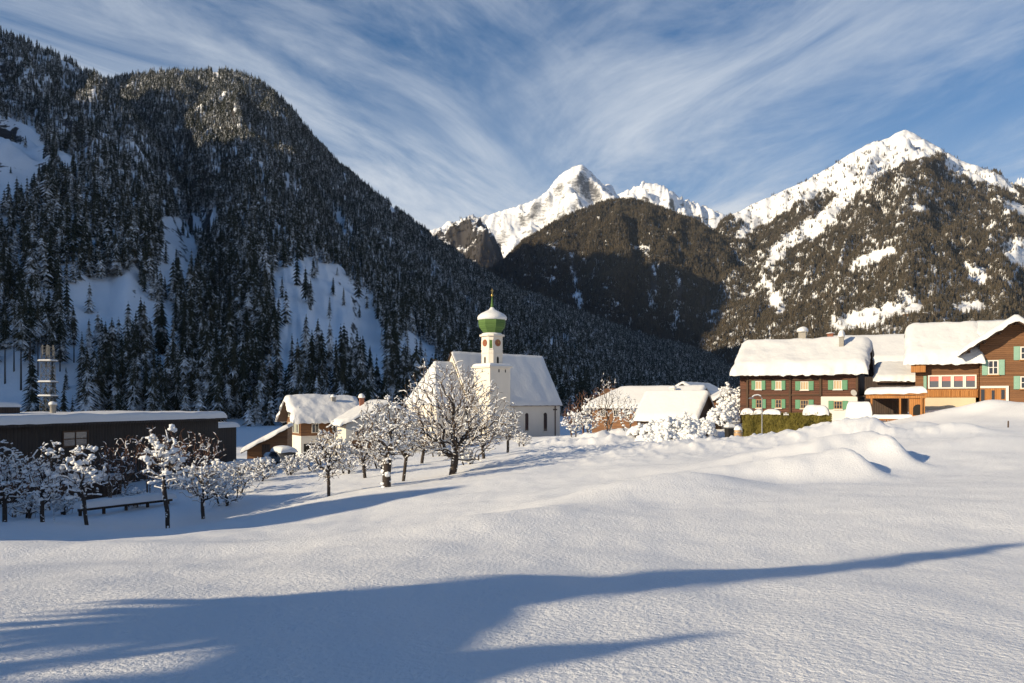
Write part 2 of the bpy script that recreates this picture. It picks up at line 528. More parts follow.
# ================================================================== CONIFERS AND FORESTS
def mat_needles(name, dark, light, snow_thr, snow_soft=.09, scale=6.0):
    m, t, b = nt(name)
    co = objco(t)
    oi = N(t, 'ShaderNodeObjectInfo')
    g = N(t, 'ShaderNodeNewGeometry'); sp = N(t, 'ShaderNodeSeparateXYZ'); t.links.new(g.outputs['Normal'], sp.inputs[0])
    off = N(t, 'ShaderNodeVectorMath', operation='ADD'); t.links.new(co, off.inputs[0])
    cb = N(t, 'ShaderNodeCombineXYZ'); t.links.new(math_(t, 'MULTIPLY', oi.outputs['Random'], 60), cb.inputs[0]); t.links.new(cb.outputs[0], off.inputs[1])
    n = noise(t, scale, 4, .7, off.outputs[0])
    up = math_(t, 'ABSOLUTE', sp.outputs['Z'])
    rnd = math_(t, 'MULTIPLY', math_(t, 'SUBTRACT', oi.outputs['Random'], .5), .16)
    f = math_(t, 'ADD', math_(t, 'ADD', math_(t, 'MULTIPLY', up, .35), n), rnd)
    k = ramp(t, f, [(snow_thr - snow_soft, (0, 0, 0)), (snow_thr + snow_soft, (1, 1, 1))])
    col = mixc(t, oi.outputs['Random'], dark, light)
    t.links.new(mixc(t, k, col, (.80, .82, .85)), b.inputs['Base Color'])
    b.inputs['Roughness'].default_value = .85; b.inputs['Specular IOR Level'].default_value = .1
    return m


M['needles'] = mat_needles('spruce_needles', (.024, .031, .022), (.056, .053, .034), .755)
M['needles_far'] = mat_needles('far_needles', (.050, .046, .034), (.118, .092, .060), .92)
M['bark'] = mat_plain('bark', (.045, .035, .028), .9, .4, 6)


def conifer_arrays(seed, tiers, spikes, bare=.06, slim=.17, h=1.0, droop=.55, hub=.25):
    """jagged drooping whorls of branches: returns verts, tris (unit height)"""
    rg = np.random.default_rng(seed); V = []; T = []
    for k in range(tiers):
        q = k / (tiers - 1)
        z = bare + (1 - bare) * (q ** .92) * .965
        rad = slim * h * ((1 - q) ** .8 * .93 + .05) * rg.uniform(.82, 1.15)
        if q < .12: rad *= .75 + 2 * q
        dz = rad * droop * rg.uniform(.8, 1.25); ph = rg.uniform(0, 6.28)
        c = len(V); top = z + .55 * (1 - bare) / tiers + rad * .25
        V.append((rg.normal(0, .004), rg.normal(0, .004), min(top, 1.0)))
        n = spikes * 2
        for j in range(n):
            a = ph + 2 * math.pi * j / n + rg.normal(0, .08)
            out = j % 2 == 0
            r = rad * (rg.uniform(.72, 1.25) if out else rg.uniform(.30, .55))
            zz = z - dz * (r / rad) * (1.0 if out else .55) + rg.normal(0, .006)
            V.append((r * math.cos(a), r * math.sin(a), zz))
        for j in range(n):
            T.append((c, c + 1 + j, c + 1 + (j + 1) % n))
    return np.array(V), np.array(T)


def trunk_mesh(name, r=.012, top=.9):
    mb = MB(); mb.tube([(0, 0, -.04), (0, 0, .4), (0, 0, top)], [r * 1.15, r * .7, r * .15], 6)
    me = bpy.data.meshes.new(name); me.from_pydata(mb.v, [], mb.f); me.materials.append(M['bark'])
    return me


def raw_mesh(name, V, T, mats, mi=None):
    me = bpy.data.meshes.new(name)
    me.from_pydata([tuple(v) for v in V], [], [tuple(t) for t in T])
    for m in mats: me.materials.append(m)
    if mi is not None: me.polygons.foreach_set('material_index', mi)
    me.update()
    return me


CROWNS = []          # (crown mesh, trunk mesh) for the trees built one by one
for k in range(5):
    V, T = conifer_arrays(100 + k, 17 + k % 3, 8, bare=[.05, .10, .04, .16, .07][k], slim=[.17, .20, .15, .18, .21][k])
    CROWNS.append((raw_mesh('spruce', V, T, [M['needles']]), trunk_mesh('trunk')))
TALL = []
for k in range(2):
    V, T = conifer_arrays(140 + k, 11, 7, bare=.50 + .08 * k, slim=.13)
    TALL.append((raw_mesh('spruce', V, T, [M['needles']]), trunk_mesh('trunk', .010)))


def forest_sources(name, n, tiers, spikes, mat, clump=1, slim=.17):
    c = bpy.data.collections.new(name)
    for k in range(n):
        rg = np.random.default_rng(500 + k); Vs = []; Ts = []; o = 0
        for j in range(clump):
            V, T = conifer_arrays(900 + 37 * k + j, tiers, spikes, bare=rg.uniform(.04, .2), slim=slim * rg.uniform(.8, 1.2))
            s = rg.uniform(.7, 1.15) if clump > 1 else 1.0
            d = np.array([0, 0, 0.]) if clump == 1 else np.array([rg.uniform(-.5, .5), rg.uniform(-.5, .5), -.02])
            Vs.append(V * s + d); Ts.append(T + o); o += len(V)
        me = raw_mesh(name, np.concatenate(Vs), np.concatenate(Ts), [mat])
        ob = bpy.data.objects.new(name + '_source', me); c.objects.link(ob)
    return c


def forest(name, pts, heights, coll, ncol, label, cat, tag_kind='stuff'):
    """the rest of a wood as ONE object: points that carry the same few trees"""
    me = bpy.data.meshes.new(name); n = len(pts)
    me.vertices.add(n); me.vertices.foreach_set('co', np.asarray(pts, np.float32).ravel())
    rg = np.random.default_rng(n)
    for nm, typ, data in (('tree_height', 'FLOAT', heights), ('spin', 'FLOAT', rg.uniform(0, 6.28, n)), ('pick', 'INT', rg.integers(0, ncol, n)), ('wide', 'FLOAT', rg.uniform(.85, 1.25, n))):
        a = me.attributes.new(nm, typ, 'POINT'); a.data.foreach_set('value', np.asarray(data, np.int32 if typ == 'INT' else np.float32))
    o = link(name, me)
    g = bpy.data.node_groups.new(name + '_nodes', 'GeometryNodeTree')
    g.interface.new_socket('Geometry', in_out='INPUT', socket_type='NodeSocketGeometry')
    g.interface.new_socket('Geometry', in_out='OUTPUT', socket_type='NodeSocketGeometry')
    gi = g.nodes.new('NodeGroupInput'); go = g.nodes.new('NodeGroupOutput')
    ip = g.nodes.new('GeometryNodeInstanceOnPoints'); ci = g.nodes.new('GeometryNodeCollectionInfo')
    ci.inputs['Collection'].default_value = coll; ci.inputs['Separate Children'].default_value = True; ci.inputs['Reset Children'].default_value = True

    def attr(nm, typ):
        a = g.nodes.new('GeometryNodeInputNamedAttribute'); a.data_type = typ; a.inputs['Name'].default_value = nm
        return a.outputs['Attribute']
    g.links.new(gi.outputs[0], ip.inputs['Points']); g.links.new(ci.outputs[0], ip.inputs['Instance'])
    ip.inputs['Pick Instance'].default_value = True
    g.links.new(attr('pick', 'INT'), ip.inputs['Instance Index'])
    cx = g.nodes.new('ShaderNodeCombineXYZ'); g.links.new(attr('spin', 'FLOAT'), cx.inputs[2])
    e2 = g.nodes.new('FunctionNodeEulerToRotation'); g.links.new(cx.outputs[0], e2.inputs[0]); g.links.new(e2.outputs[0], ip.inputs['Rotation'])
    mu = g.nodes.new('ShaderNodeMath'); mu.operation = 'MULTIPLY'
    hs = attr('tree_height', 'FLOAT'); g.links.new(hs, mu.inputs[0]); g.links.new(attr('wide', 'FLOAT'), mu.inputs[1])
    cs = g.nodes.new('ShaderNodeCombineXYZ'); g.links.new(mu.outputs[0], cs.inputs[0]); g.links.new(mu.outputs[0], cs.inputs[1]); g.links.new(hs, cs.inputs[2])
    g.links.new(cs.outputs[0], ip.inputs['Scale'])
    g.links.new(ip.outputs[0], go.inputs[0])
    md = o.modifiers.new('trees', 'NODES'); md.node_group = g
    tag(o, label, cat, kind=tag_kind)
    return o


def inpoly(px, py, poly):
    p = np.array(poly, float); ins = np.zeros(len(px), bool); j = len(p) - 1
    for i in range(len(p)):
        c = ((p[i, 1] > py) != (p[j, 1] > py)) & (px < (p[j, 0] - p[i, 0]) * (py - p[i, 1]) / (p[j, 1] - p[i, 1] + 1e-12) + p[i, 0])
        ins ^= c; j = i
    return ins


def pix(p): return HX + F * p[:, 0] / p[:, 1], HY - F * (p[:, 2] - EYE) / p[:, 1]


CLEAR_LEFT = [[(-80, 120), (30, 122), (46, 150), (38, 185), (22, 208), (-80, 212)], [(56, 150), (70, 152), (72, 178), (60, 178)],
              [(162, 214), (185, 222), (211, 209), (221, 218), (212, 238), (196, 242), (203, 262), (187, 284), (172, 300), (157, 290), (160, 250)],
              [(68, 282), (100, 280), (129, 276), (152, 292), (170, 320), (166, 345), (150, 352), (130, 340), (110, 352), (78, 352), (70, 318)],
              [(268, 274), (300, 258), (333, 264), (367, 290), (384, 330), (394, 400), (281, 395), (276, 330)],
              [(66, 242), (80, 244), (79, 262), (67, 262)], [(332, 215), (340, 214), (354, 236), (350, 244), (340, 236)],
              [(-80, 365), (20, 366), (55, 372), (80, 355), (84, 420), (-80, 420)], [(400, 334), (420, 338), (447, 362), (446, 385), (398, 385)],
              [(94, 300), (110, 290), (120, 330), (98, 340)], [(150, 300), (175, 310), (182, 360), (165, 372), (158, 340)], [(260, 362), (284, 350), (290, 400), (262, 400)]]
CLEAR_MID = [[(568, 252), (574, 255), (578, 285), (584, 305), (585, 314), (574, 309), (571, 280)], [(628, 242), (650, 247), (652, 257), (640, 254), (627, 249)],
             [(652, 262), (660, 262), (657, 290), (650, 312), (647, 310)], [(678, 276), (684, 275), (681, 305), (676, 332), (672, 330)], [(770, 258), (778, 262), (792, 300), (780, 302), (766, 276)],
             [(700, 300), (706, 296), (712, 330), (704, 335)], [(536, 222), (541, 222), (540, 228), (534, 228)]]
CLEAR_RIGHT = [[(728, 214), (757, 198), (801, 179), (848, 150), (905, 124), (942, 144), (947, 154), (925, 160), (900, 166), (880, 178), (868, 192), (850, 205), (835, 222), (815, 240), (790, 250), (776, 264), (773, 278), (764, 264), (768, 250), (792, 233), (815, 215), (838, 197), (828, 192), (800, 204), (778, 218), (756, 230), (742, 242), (733, 238), (745, 226), (733, 222)],
               [(940, 145), (980, 164), (1015, 183), (1016, 196), (992, 186), (966, 180), (946, 168)], [(850, 263), (875, 252), (898, 245), (896, 255), (880, 262), (862, 268)],
               [(866, 240), (876, 235), (879, 244), (870, 247)], [(832, 318), (870, 311), (905, 301), (927, 303), (922, 316), (890, 322), (870, 332), (835, 334)], [(902, 208), (912, 204), (930, 210), (915, 214)],
               [(762, 280), (772, 282), (790, 312), (775, 316)], [(960, 262), (985, 268), (990, 290), (968, 284)], [(1000, 244), (1030, 240), (1030, 272), (1008, 268)], [(950, 303), (985, 302), (985, 313), (950, 314)], [(1000, 200), (1030, 205), (1030, 218), (1005, 212)]]
SPUR = [[(430, 225), (450, 220), (447, 240), (440, 245)], [(475, 214), (492, 225), (506, 262), (498, 264), (486, 240), (474, 232)], [(455, 235), (470, 232), (462, 258), (452, 256)]]


def keep_mask(pts, polys, rg, jit, frac):
    px, py = pix(pts)
    jx = jit * fbm(px / 9, py / 9, 3) + rg.normal(0, jit * .25, len(px)); jy = jit * fbm(px / 9 + 50, py / 9 + 20, 3)
    ins = np.zeros(len(px), bool)
    for P_ in polys: ins |= inpoly(px + jx, py + jy, P_)
    gap = fbm(px / 16 + 7, py / 16, 3)
    keep = np.where(ins, rg.random(len(px)) < frac, gap > -.78)
    return keep & (px > -420) & (px < 1400)


class Near: pass


def hit(h, px, py):
    """point of a hill seen at a pixel"""
    u = np.interp(px, h.px, np.arange(h.nu)); i = int(min(u, h.nu - 2)); el = h.el[i]; t = (HY - py) / F
    j = int(np.argmax(el >= t))
    v = j if j == 0 else j - 1 + (t - el[j - 1]) / (el[j] - el[j - 1] + 1e-9)
    return h.at(np.array([u]), np.array([float(v)]))[0]


rg = np.random.default_rng(77)
pa = HA.sample(76000, rg); pb = HB.sample(140000, rg, 1.03)
pa = pa[keep_mask(pa, CLEAR_LEFT, rg, 5, .022)]; pb = pb[keep_mask(pb, CLEAR_LEFT, rg, 5, .022)]
left_pts = np.concatenate([pa, pb]); left_h = np.clip(rg.lognormal(2.88, .26, len(left_pts)), 8, 30) * (1.12 - .42 * sstep(420, 1000, left_pts[:, 1]))
# the stands one can tell apart on the open slopes (foot pixel, height in pixels)
HERO = [(292, 374, 42), (301, 392, 30), (306, 372, 60), (312, 386, 58), (318, 372, 55), (322, 390, 62), (330, 378, 60), (336, 392, 56), (342, 384, 48), (352, 396, 50),
        (357, 386, 60), (363, 392, 58), (370, 384, 40), (296, 402, 36), (347, 372, 45), (87, 408, 62), (95, 406, 60), (103, 410, 58), (110, 408, 66), (117, 411, 52), (122, 408, 64), (130, 409, 60), (138, 410, 58), (146, 412, 62),
        (154, 410, 66), (160, 412, 60), (168, 411, 70), (176, 412, 62), (184, 411, 66), (192, 413, 70), (200, 412, 66), (208, 414, 70), (216, 413, 74), (225, 414, 78), (234, 416, 80), (243, 418, 84), (252, 416, 76), (262, 414, 70), (270, 412, 66), (128, 360, 55), (136, 366, 58), (144, 364, 52), (158, 340, 60), (162, 352, 58),
        (82, 404, 44), (126, 398, 50), (66, 388, 24), (405, 392, 50), (412, 398, 44), (176, 330, 40), (184, 345, 46), (192, 350, 52), (200, 340, 50), (210, 352, 54), (220, 348, 52), (230, 356, 55), (240, 352, 52), (250, 362, 50), (188, 372, 54), (202, 376, 56), (216, 378, 58), (228, 382, 60), (242, 384, 58), (256, 386, 52)]
TALLH = [(5, 384, 80), (14, 372, 70), (21, 390, 88), (30, 382, 84), (38, 376, 76), (52, 378, 66), (60, 372, 62), (74, 362, 54), (-6, 380, 74), (46, 366, 60)]
hero = []
for (px, py, hp) in HERO + TALLH:
    H_ = HA if px < 250 else HB
    p = hit(H_, px, min(py, 417)); hero.append((p, hp / F * p[1], (px, py, hp) in TALLH))
# everything else: the largest ones in sight as single trees, up to 300, the rest as one wood
px, py = pix(left_pts); size = left_h / left_pts[:, 1] * F
sky_top = np.interp(px, [0, 237, 238, 280, 282, 395, 400, 415, 455, 560, 565, 760], [404, 404, 412, 412, 390, 392, 385, 358, 345, 345, 372, 368])
seen = (px > 0) & (px < 760) & (py - size * .8 < sky_top) & (left_pts[:, 2] > -20)
order = np.argsort(np.where(seen, -size, 1e9))
need = 296 - len(hero)
near_ids = order[:need]; rest = np.ones(len(left_pts), bool); rest[near_ids] = False


def spruce_label(px, py, tall):
    if tall: return 'tall spruce with a long bare trunk on the slope behind the flat dark building'
    if 285 <= px <= 380 and py > 355: return 'narrow snow dusted spruce in the stand on the open snow slope above the small chalet'
    if px < 80: return 'snow dusted spruce in the steep shaded wood above the tall bare-trunked trees'
    if px < 285 and py > 395: return 'dark spruce in the lowest row just behind the long flat roof'
    if px < 285: return 'snow dusted spruce in the shaded wood above the long flat roof'
    if px < 470: return 'snow dusted spruce in the shaded wood between the small chalet and the church tower'
    return 'small dark spruce in the shaded wood behind and right of the church'


single = []
for p, h, tall in hero: single.append((p, h, tall))
for i in near_ids: single.append((left_pts[i], left_h[i], False))
for k, (p, h, tall) in enumerate(single):
    cm, tm = TALL[k % 2] if tall else CROWNS[(k * 7 + k // 5) % 5]
    o = bpy.data.objects.new('spruce', cm); COL.objects.link(o)
    o.location = (p[0], p[1], p[2] - .5); o.rotation_euler = (0, 0, (k * 2.399) % 6.283)
    w = .85 + .35 * ((k * 37) % 17) / 17
    o.scale = (h * w, h * w, h)
    qx, qy = HX + F * p[0] / p[1], HY - F * (p[2] - EYE) / p[1]
    tag(o, spruce_label(qx, qy, tall), 'spruce', 'spruces of the wood on the shaded hillside')
    t_ = bpy.data.objects.new('trunk', tm); COL.objects.link(t_); t_.parent = o

src_near = forest_sources('hillside_spruce', 8, 10, 6, M['needles'], slim=.21)
forest('spruce_forest', left_pts[rest], left_h[rest], src_near, 8, 'dense shaded spruce forest covering the steep hillside on the left', 'forest')
src_far = forest_sources('mountain_conifers', 5, 6, 5, M['needles_far'], clump=3, slim=.23)
pc = HC.sample(90000, rg, 1.03); pc = pc[keep_mask(pc, CLEAR_MID, rg, 3, .06)]
forest('mountain_forest', pc, rg.uniform(13, 25, len(pc)), src_far, 5, 'brown conifer forest on the wooded mountain in the middle, half in shadow', 'forest')
pd = HD.sample(150000, rg, 1.02); pd = pd[keep_mask(pd, CLEAR_RIGHT, rg, 3.5, .03)]
qx, qy = pix(pd); low_ok = qy > 150 + 8 * fbm(qx / 20, qy / 20, 2)
pd = pd[low_ok]
forest('mountain_forest', pd, rg.uniform(11, 24, len(pd)), src_far, 5, 'sunlit brown forest on the flank of the snowy mountain on the right', 'forest')
pg = HG.sample(7000, rg, 1.0); pg = pg[keep_mask(pg, SPUR, rg, 3, .15)]
forest('mountain_forest', pg, rg.uniform(14, 24, len(pg)), src_far, 5, 'patchy conifer wood on the rocky spur below the pointed summit', 'forest')
# ================================================================== BUILDINGS
M['logs'] = mat_planks('log_wall', (.040, .014, .008), (.150, .058, .030), .24)
M['brownwood'] = mat_planks('brown_boards', (.10, .043, .017), (.24, .112, .045), .20)
M['orangewood'] = mat_planks('orange_boards', (.30, .115, .025), (.50, .22, .06), .16, 'x')
M['darkwood'] = mat_planks('dark_boards', (.022, .014, .010), (.060, .036, .024), .22, 'x')
M['shadewood'] = mat_planks('shade_black_boards', (.012, .009, .008), (.028, .020, .016), .30, 'x')  # near black puts the shade on this wall into its colour
M['timber'] = mat_plain('roof_timber', (.07, .038, .02), .8, .35, 2)
M['white'] = mat_plain('white_render', (.66, .63, .57), .85, .06, 1.2)
M['cream'] = mat_plain('cream_render', (.60, .49, .34), .85, .08, 1.2)
M['church'] = mat_plain('church_render', (.72, .66, .57), .85, .09, .5)
M['frame'] = mat_plain('white_frame', (.70, .66, .60), .6, .05, 4)
M['lightwood'] = mat_plain('light_frame', (.42, .27, .14), .6, .15, 6)
M['green'] = mat_plain('green_shutter', (.10, .26, .15), .6, .15, 5)
M['mint'] = mat_plain('mint_shutter', (.22, .38, .29), .6, .12, 5)
M['cream_sh'] = mat_plain('pale_shutter', (.42, .44, .36), .6, .12, 5)
M['copper'] = mat_planks('green_shingles', (.055, .115, .022), (.10, .19, .045), .35)
M['brick'] = mat_plain('brick', (.26, .10, .06), .85, .3, 8)
M['stone'] = mat_plain('stone', (.30, .28, .25), .9, .2, 3)
M['metal'] = mat_plain('grey_metal', (.28, .28, .28), .45, .1, 5, 0, .7)
M['mast'] = mat_plain('mast_steel', (.07, .075, .08), .6, .2, 5)
M['gold'] = mat_plain('gilded', (.6, .42, .12), .35, .1, 5, 0, .9)
M['clock'] = mat_plain('clock_red', (.26, .075, .035), .6, .2, 6)
M['dark'] = mat_plain('dark_opening', (.012, .011, .010), .9, .2, 3)
M['pink'] = mat_plain('pink_blind', (.50, .17, .14), .8, .15, 8)
M['curtain'] = mat_plain('curtain', (.48, .36, .22), .9, .2, 7)
M['rust'] = mat_plain('red_brown_paint', (.30, .07, .035), .7, .2, 5)
M['glass'] = mat_glass('glass')
M['paleglass'] = mat_glass('pale_glass', (.10, .11, .13))


class Fr:
    """a facade: its foot on a sight line, turned by rz; pixels to local x / world z"""
    def __init__(s, px, Y, rz_deg, zbase):
        s.X0, s.Y0, s.rz, s.zb = PX(px, Y), Y, R(rz_deg), zbase
        s.c, s.sn = math.cos(s.rz), math.sin(s.rz)

    def x(s, px):
        k = (px - HX) / F
        return (k * s.Y0 - s.X0) / (s.c - k * s.sn)

    def z(s, px, py):
        return EYE - (py - HY) / F * (s.Y0 + s.x(px) * s.sn) - s.zb

    def zz(s, x, py): return EYE - (py - HY) / F * (s.Y0 + x * s.sn) - s.zb

    def root(s, name, label, cat, group=None):
        return thing(name, label, cat, (s.X0, s.Y0, s.zb), s.rz, group)


def edge_spaced(n):
    p = np.linspace(-1, 1, n)
    return np.sign(p) * (1 - (1 - np.abs(p)) ** 1.7)


def sheet(name, zf, x0, x1, y0, y1, th, mats, parent, rr=None, nx=44, ny=44, lump=.12, seed=0, flat=False, wob=.0):
    """a body lying on the surface zf(x, y): rounded snow pillow (or an even slab when flat)"""
    ex = edge_spaced(nx) if not flat else np.linspace(-1, 1, nx); ey = edge_spaced(ny) if not flat else np.linspace(-1, 1, ny)
    X, Y = np.meshgrid((x0 + x1) / 2 + ex * (x1 - x0) / 2, (y0 + y1) / 2 + ey * (y1 - y0) / 2, indexing='ij')
    d = np.minimum(np.minimum(X - x0, x1 - X), np.minimum(Y - y0, y1 - Y))
    rr = rr or th * .9
    if flat: top = zf(X, Y) + th
    else:
        q = np.clip(d / rr, 0, 1); prof = np.sqrt(np.maximum(0, 1 - (1 - q) ** 2))
        nz = fbm(X / 2.1 + seed * 5.3, Y / 2.1 + seed, 4) * lump + fbm(X / 6 + seed, Y / 6, 2) * lump
        top = zf(X, Y) + th * prof * (1 + nz) + .02
        if wob:
            sx = fbm(X / 1.6 + seed, Y / 1.6 + 9, 3) * wob * (1 - q); X = X + sx; Y = Y + fbm(X / 1.6 + 31, Y / 1.6 + seed, 3) * wob * (1 - q)
            top = top - np.abs(fbm(X / 1.3 + seed * 2, Y / 1.3, 2)) * wob * 1.2 * (1 - q)
    bot = zf(X, Y) + (0 if flat else .012)
    if not flat: bot = np.minimum(bot, top - .003)
    V = np.concatenate([np.stack([X, Y, top], -1).reshape(-1, 3), np.stack([X, Y, bot], -1).reshape(-1, 3)])
    n = nx * ny; f = grid_faces(nx, ny); fs = [f, f[:, ::-1] + n]
    idx = np.arange(n).reshape(nx, ny)
    ring = np.concatenate([idx[:, 0], idx[-1, 1:], idx[::-1, -1][1:], idx[0, ::-1][1:-1]])
    nx_ = np.roll(ring, -1)
    fs.append(np.stack([ring, ring + n, nx_ + n, nx_], -1))
    o = mesh_np(name, V, np.concatenate(fs), mats, smooth=not flat, parent=parent)
    return o


def gable_z(rise, W, zeave, hipl=0.0, x0=0.0):
    """surface of a roof: ridge along local x, front eave at y=0, back eave at y=W"""
    def f(X, Y):
        a = zeave + rise * (1 - np.abs(Y - W / 2) / (W / 2))
        if hipl: a = np.minimum(a, zeave + (X - x0) / hipl * rise)
        return a
    return f


def cross_z(rise, L, zeave):
    """ridge along local y, eaves at x=0 and x=L"""
    def f(X, Y): return zeave + rise * (1 - np.abs(X - L / 2) / (L / 2))
    return f


def window(parent, x, y, z, rz, w, h, frame, pane, nx=2, ny=1, shutter=None, sill=None, blind=None, sw=.5, fw=.07, d=.07):
    mb = MB()
    mb.box(-w / 2, -w / 2 + fw, -d, .05, 0, h); mb.box(w / 2 - fw, w / 2, -d, .05, 0, h)
    mb.box(-w / 2 + fw, w / 2 - fw, -d, .05, 0, fw); mb.box(-w / 2 + fw, w / 2 - fw, -d, .05, h - fw, h)
    for i in range(1, nx):
        xx = -w / 2 + w * i / nx; mb.box(xx - fw * .4, xx + fw * .4, -d * .8, .04, fw, h - fw)
    for i in range(1, ny):
        zz = h * i / ny; mb.box(-w / 2 + fw, w / 2 - fw, -d * .7, .03, zz - fw * .3, zz + fw * .3)
    o = mb.build('window', frame, parent); o.location = (x, y, z); o.rotation_euler = (0, 0, rz)
    pb = MB(); pb.box(-w / 2 + fw * .5, w / 2 - fw * .5, -.022, .03, fw * .5, h - fw * .5); pb.build('pane', pane, o)
    if shutter:
        for sgn in (-1, 1):
            sb = MB(); xa = sgn * (w / 2 + .02); xb = sgn * (w / 2 + .02 + w * sw); a, b = min(xa, xb), max(xa, xb)
            sb.box(a, b, -.09, -.045, -.03, h + .03); sb.box(a + .06, b - .06, -.105, -.085, .08, h * .47); sb.box(a + .06, b - .06, -.105, -.085, h * .53, h - .08)
            sb.build('shutter', shutter, o)
    if sill:
        sb = MB(); sb.box(-w / 2 - .08, w / 2 + .08, -.20, -.03, -.09, -.005); sb.build('sill', sill, o)
    if blind:
        bb = MB(); bb.box(-w / 2 + fw, w / 2 - fw, -.035, -.024, h * .56, h - fw); bb.build('blind', blind, o)
    return o


def gable_walls(parent, L, W, h, rise, mat, name='wall', y0=0.0, x0=0.0):
    mb = MB(); mb.prism([(y0, -3), (y0 + W, -3), (y0 + W, h), (y0 + W / 2, h + rise), (y0, h)], x0, x0 + L, 'x')
    return mb.build(name, mat, parent)


def snow_cap(name, parent, x, y, z, rx, ry, h, seed=0, mat=None):
    """small rounded heap"""
    mb = bmesh.new(); bmesh.ops.create_icosphere(mb, subdivisions=3, radius=1)
    for v in mb.verts:
        p = v.co.copy(); n = 1 + .16 * float(fbm(np.array([p.x * 1.3 + seed * 3.1]), np.array([p.y * 1.3 + p.z]), 3)[0])
        zz = p.z * h if p.z > 0 else p.z * h * .12
        v.co = Vector((p.x * rx * n, p.y * ry * n, zz * n))
    for f in mb.faces: f.smooth = True
    me = bpy.data.meshes.new(name); mb.to_mesh(me); mb.free(); me.materials.append(mat or M['snow'])
    o = link(name, me, parent); o.location = (x, y, z)
    return o


def chimney(roof, x, y, z, w, h, mat, cap=.3, seed=0):
    mb = MB(); mb.box(x - w / 2, x + w / 2, y - w / 2, y + w / 2, z - 1.0, z + h); mb.box(x - w * .62, x + w * .62, y - w * .62, y + w * .62, z + h, z + h + .1)
    c = mb.build('chimney', mat, roof)
    s = snow_cap('chimney_snow', c, x, y, z + h + .1, w * .8, w * .8, cap, seed)
    return c


def roof_pair(root, zf, x0, x1, y0, y1, th, over=.25, seed=0, wob=.25, lump=.12, mat=None, fine=44):
    r_ = sheet('roof', lambda X, Y: zf(X, Y) - .16, x0, x1, y0, y1, .15, [mat or M['timber']], root, flat=True, nx=23, ny=25)
    s_ = sheet('roof_snow', zf, x0 - over, x1 + over, y0 - over, y1 + over, th, [M['snow']], root, seed=seed, wob=wob, lump=lump, nx=fine, ny=fine, rr=th * 1.05)
    return r_, s_


# ------------------------------------------------------------------ brown log chalet
f = Fr(802, 92, -28, .4)
xl, xr = f.x(747), f.x(858)
hE = f.z(800, 373) + .55; Lc = xr - xl; Wc = 9.5; rise = 2.9
ch = f.root('log_chalet', 'long dark brown log chalet with green shutters beside the yellow hedge', 'house')
gable_walls(ch, Lc, Wc, hE, rise, M['logs'], x0=xl)
zf = gable_z(rise * 1.0, Wc, hE)
zo = lambda X, Y: zf(X, Y)
rf, sn_ = roof_pair(ch, lambda X, Y: hE + rise * (1 - np.abs(Y - Wc / 2) / (Wc / 2)), xl - 1.5, xr + 1.0, -1.0, Wc + 1.0, 1.0, .25, seed=1, wob=.22, fine=70)
# white ground floor bay, corner boards and floor beams
mb = MB(); wa, wb = f.x(821), f.x(857.5); mb.box(wa, wb, -.10, .1, -1, f.z(840, 396.5)); mb.build('ground_floor', M['white'], ch)
mb = MB()
for q in (747.5, 790, 820.5, 857): mb.box(f.x(q) - .11, f.x(q) + .11, -.16, .05, (f.z(840, 396.5) + .02) if q > 815 else -1, hE - .1)
for py in (379.6, 395): mb.box(xl + .1, wa - .2, -.10, .05, f.z(780, py) - .08, f.z(780, py) + .08)
mb.build('corner_boards', M['timber'], ch)
for pa, pb, y0, y1 in [(755.5, 761.5, 389.5, 381), (775.5, 781.5, 389.5, 381), (800.5, 808.5, 390, 381.5), (833.5, 842, 389.5, 380.5), (756, 762, 408, 399.5), (775.5, 781.5, 408, 399.5), (800.5, 808.5, 408.5, 400), (834, 842.5, 409, 401)]:
    xa, xb = f.x(pa), f.x(pb)
    window(ch, (xa + xb) / 2, -.105 if pa > 820 and y0 > 400 else 0, f.z(pa, y0), 0, xb - xa, f.z(pa, y1) - f.z(pa, y0), M['frame'] if y0 < 395 else M['lightwood'], M['curtain'] if y0 < 395 else M['glass'], 2 if xb - xa < .8 else 3, 2 if y0 > 395 else 1, M['green'], M['frame'], sw=.62)
# right gable: dark balcony, then dark boards that put its shade into the colour
mb = MB(); mb.box(xr + .02, xr + .9, .6, Wc - .6, f.z(858, 396) - .1, f.z(858, 396) + .05); mb.box(xr + .8, xr + .9, .6, Wc - .6, f.z(858, 396) + .05, f.z(858, 396) + 1.0); mb.build('balcony', M['darkwood'], ch)
mb = MB(); mb.box(xr + .003, xr + .06, 1.0, Wc - 1.0, -1, hE + 1.2); mb.build('gable_shade', M['darkwood'], ch)
mb = MB(); mb.box(xl - .9, xl - .02, .4, .6, -1, hE - .3); mb.box(xl - .9, xl - .75, .4, 5, f.z(747, 396) - .1, f.z(747, 396) + .9); mb.box(xl - .9, xl - .02, .6, 5, f.z(747, 396) - .2, f.z(747, 396) - .1); mb.build('side_porch', M['logs'], ch)
zr = hE + rise + .9
chimney(rf, f.x(796), Wc / 2 + .4, zr - .2, .85, .95, M['stone'], .6, 3)
chimney(rf, f.x(839), Wc / 2 - 2.0, zr - 1.2, .5, 1.0, M['stone'], .8, 4)
mb = MB(); mb.lathe([(.02, -.06), (.22, -.03), (.36, .05)], 16); dsh = mb.build('satellite_dish', M['frame'], ch); dsh.location = (f.x(854), -.55, f.z(854, 393)); dsh.rotation_euler = (R(70), 0, R(35))
mb = MB(); mb.tube([(f.x(855), 0, f.z(854, 394.5)), (f.x(854), -.5, f.z(854, 393.5))], .03); mb.build('dish_arm', M['metal'], ch)
LOG = f

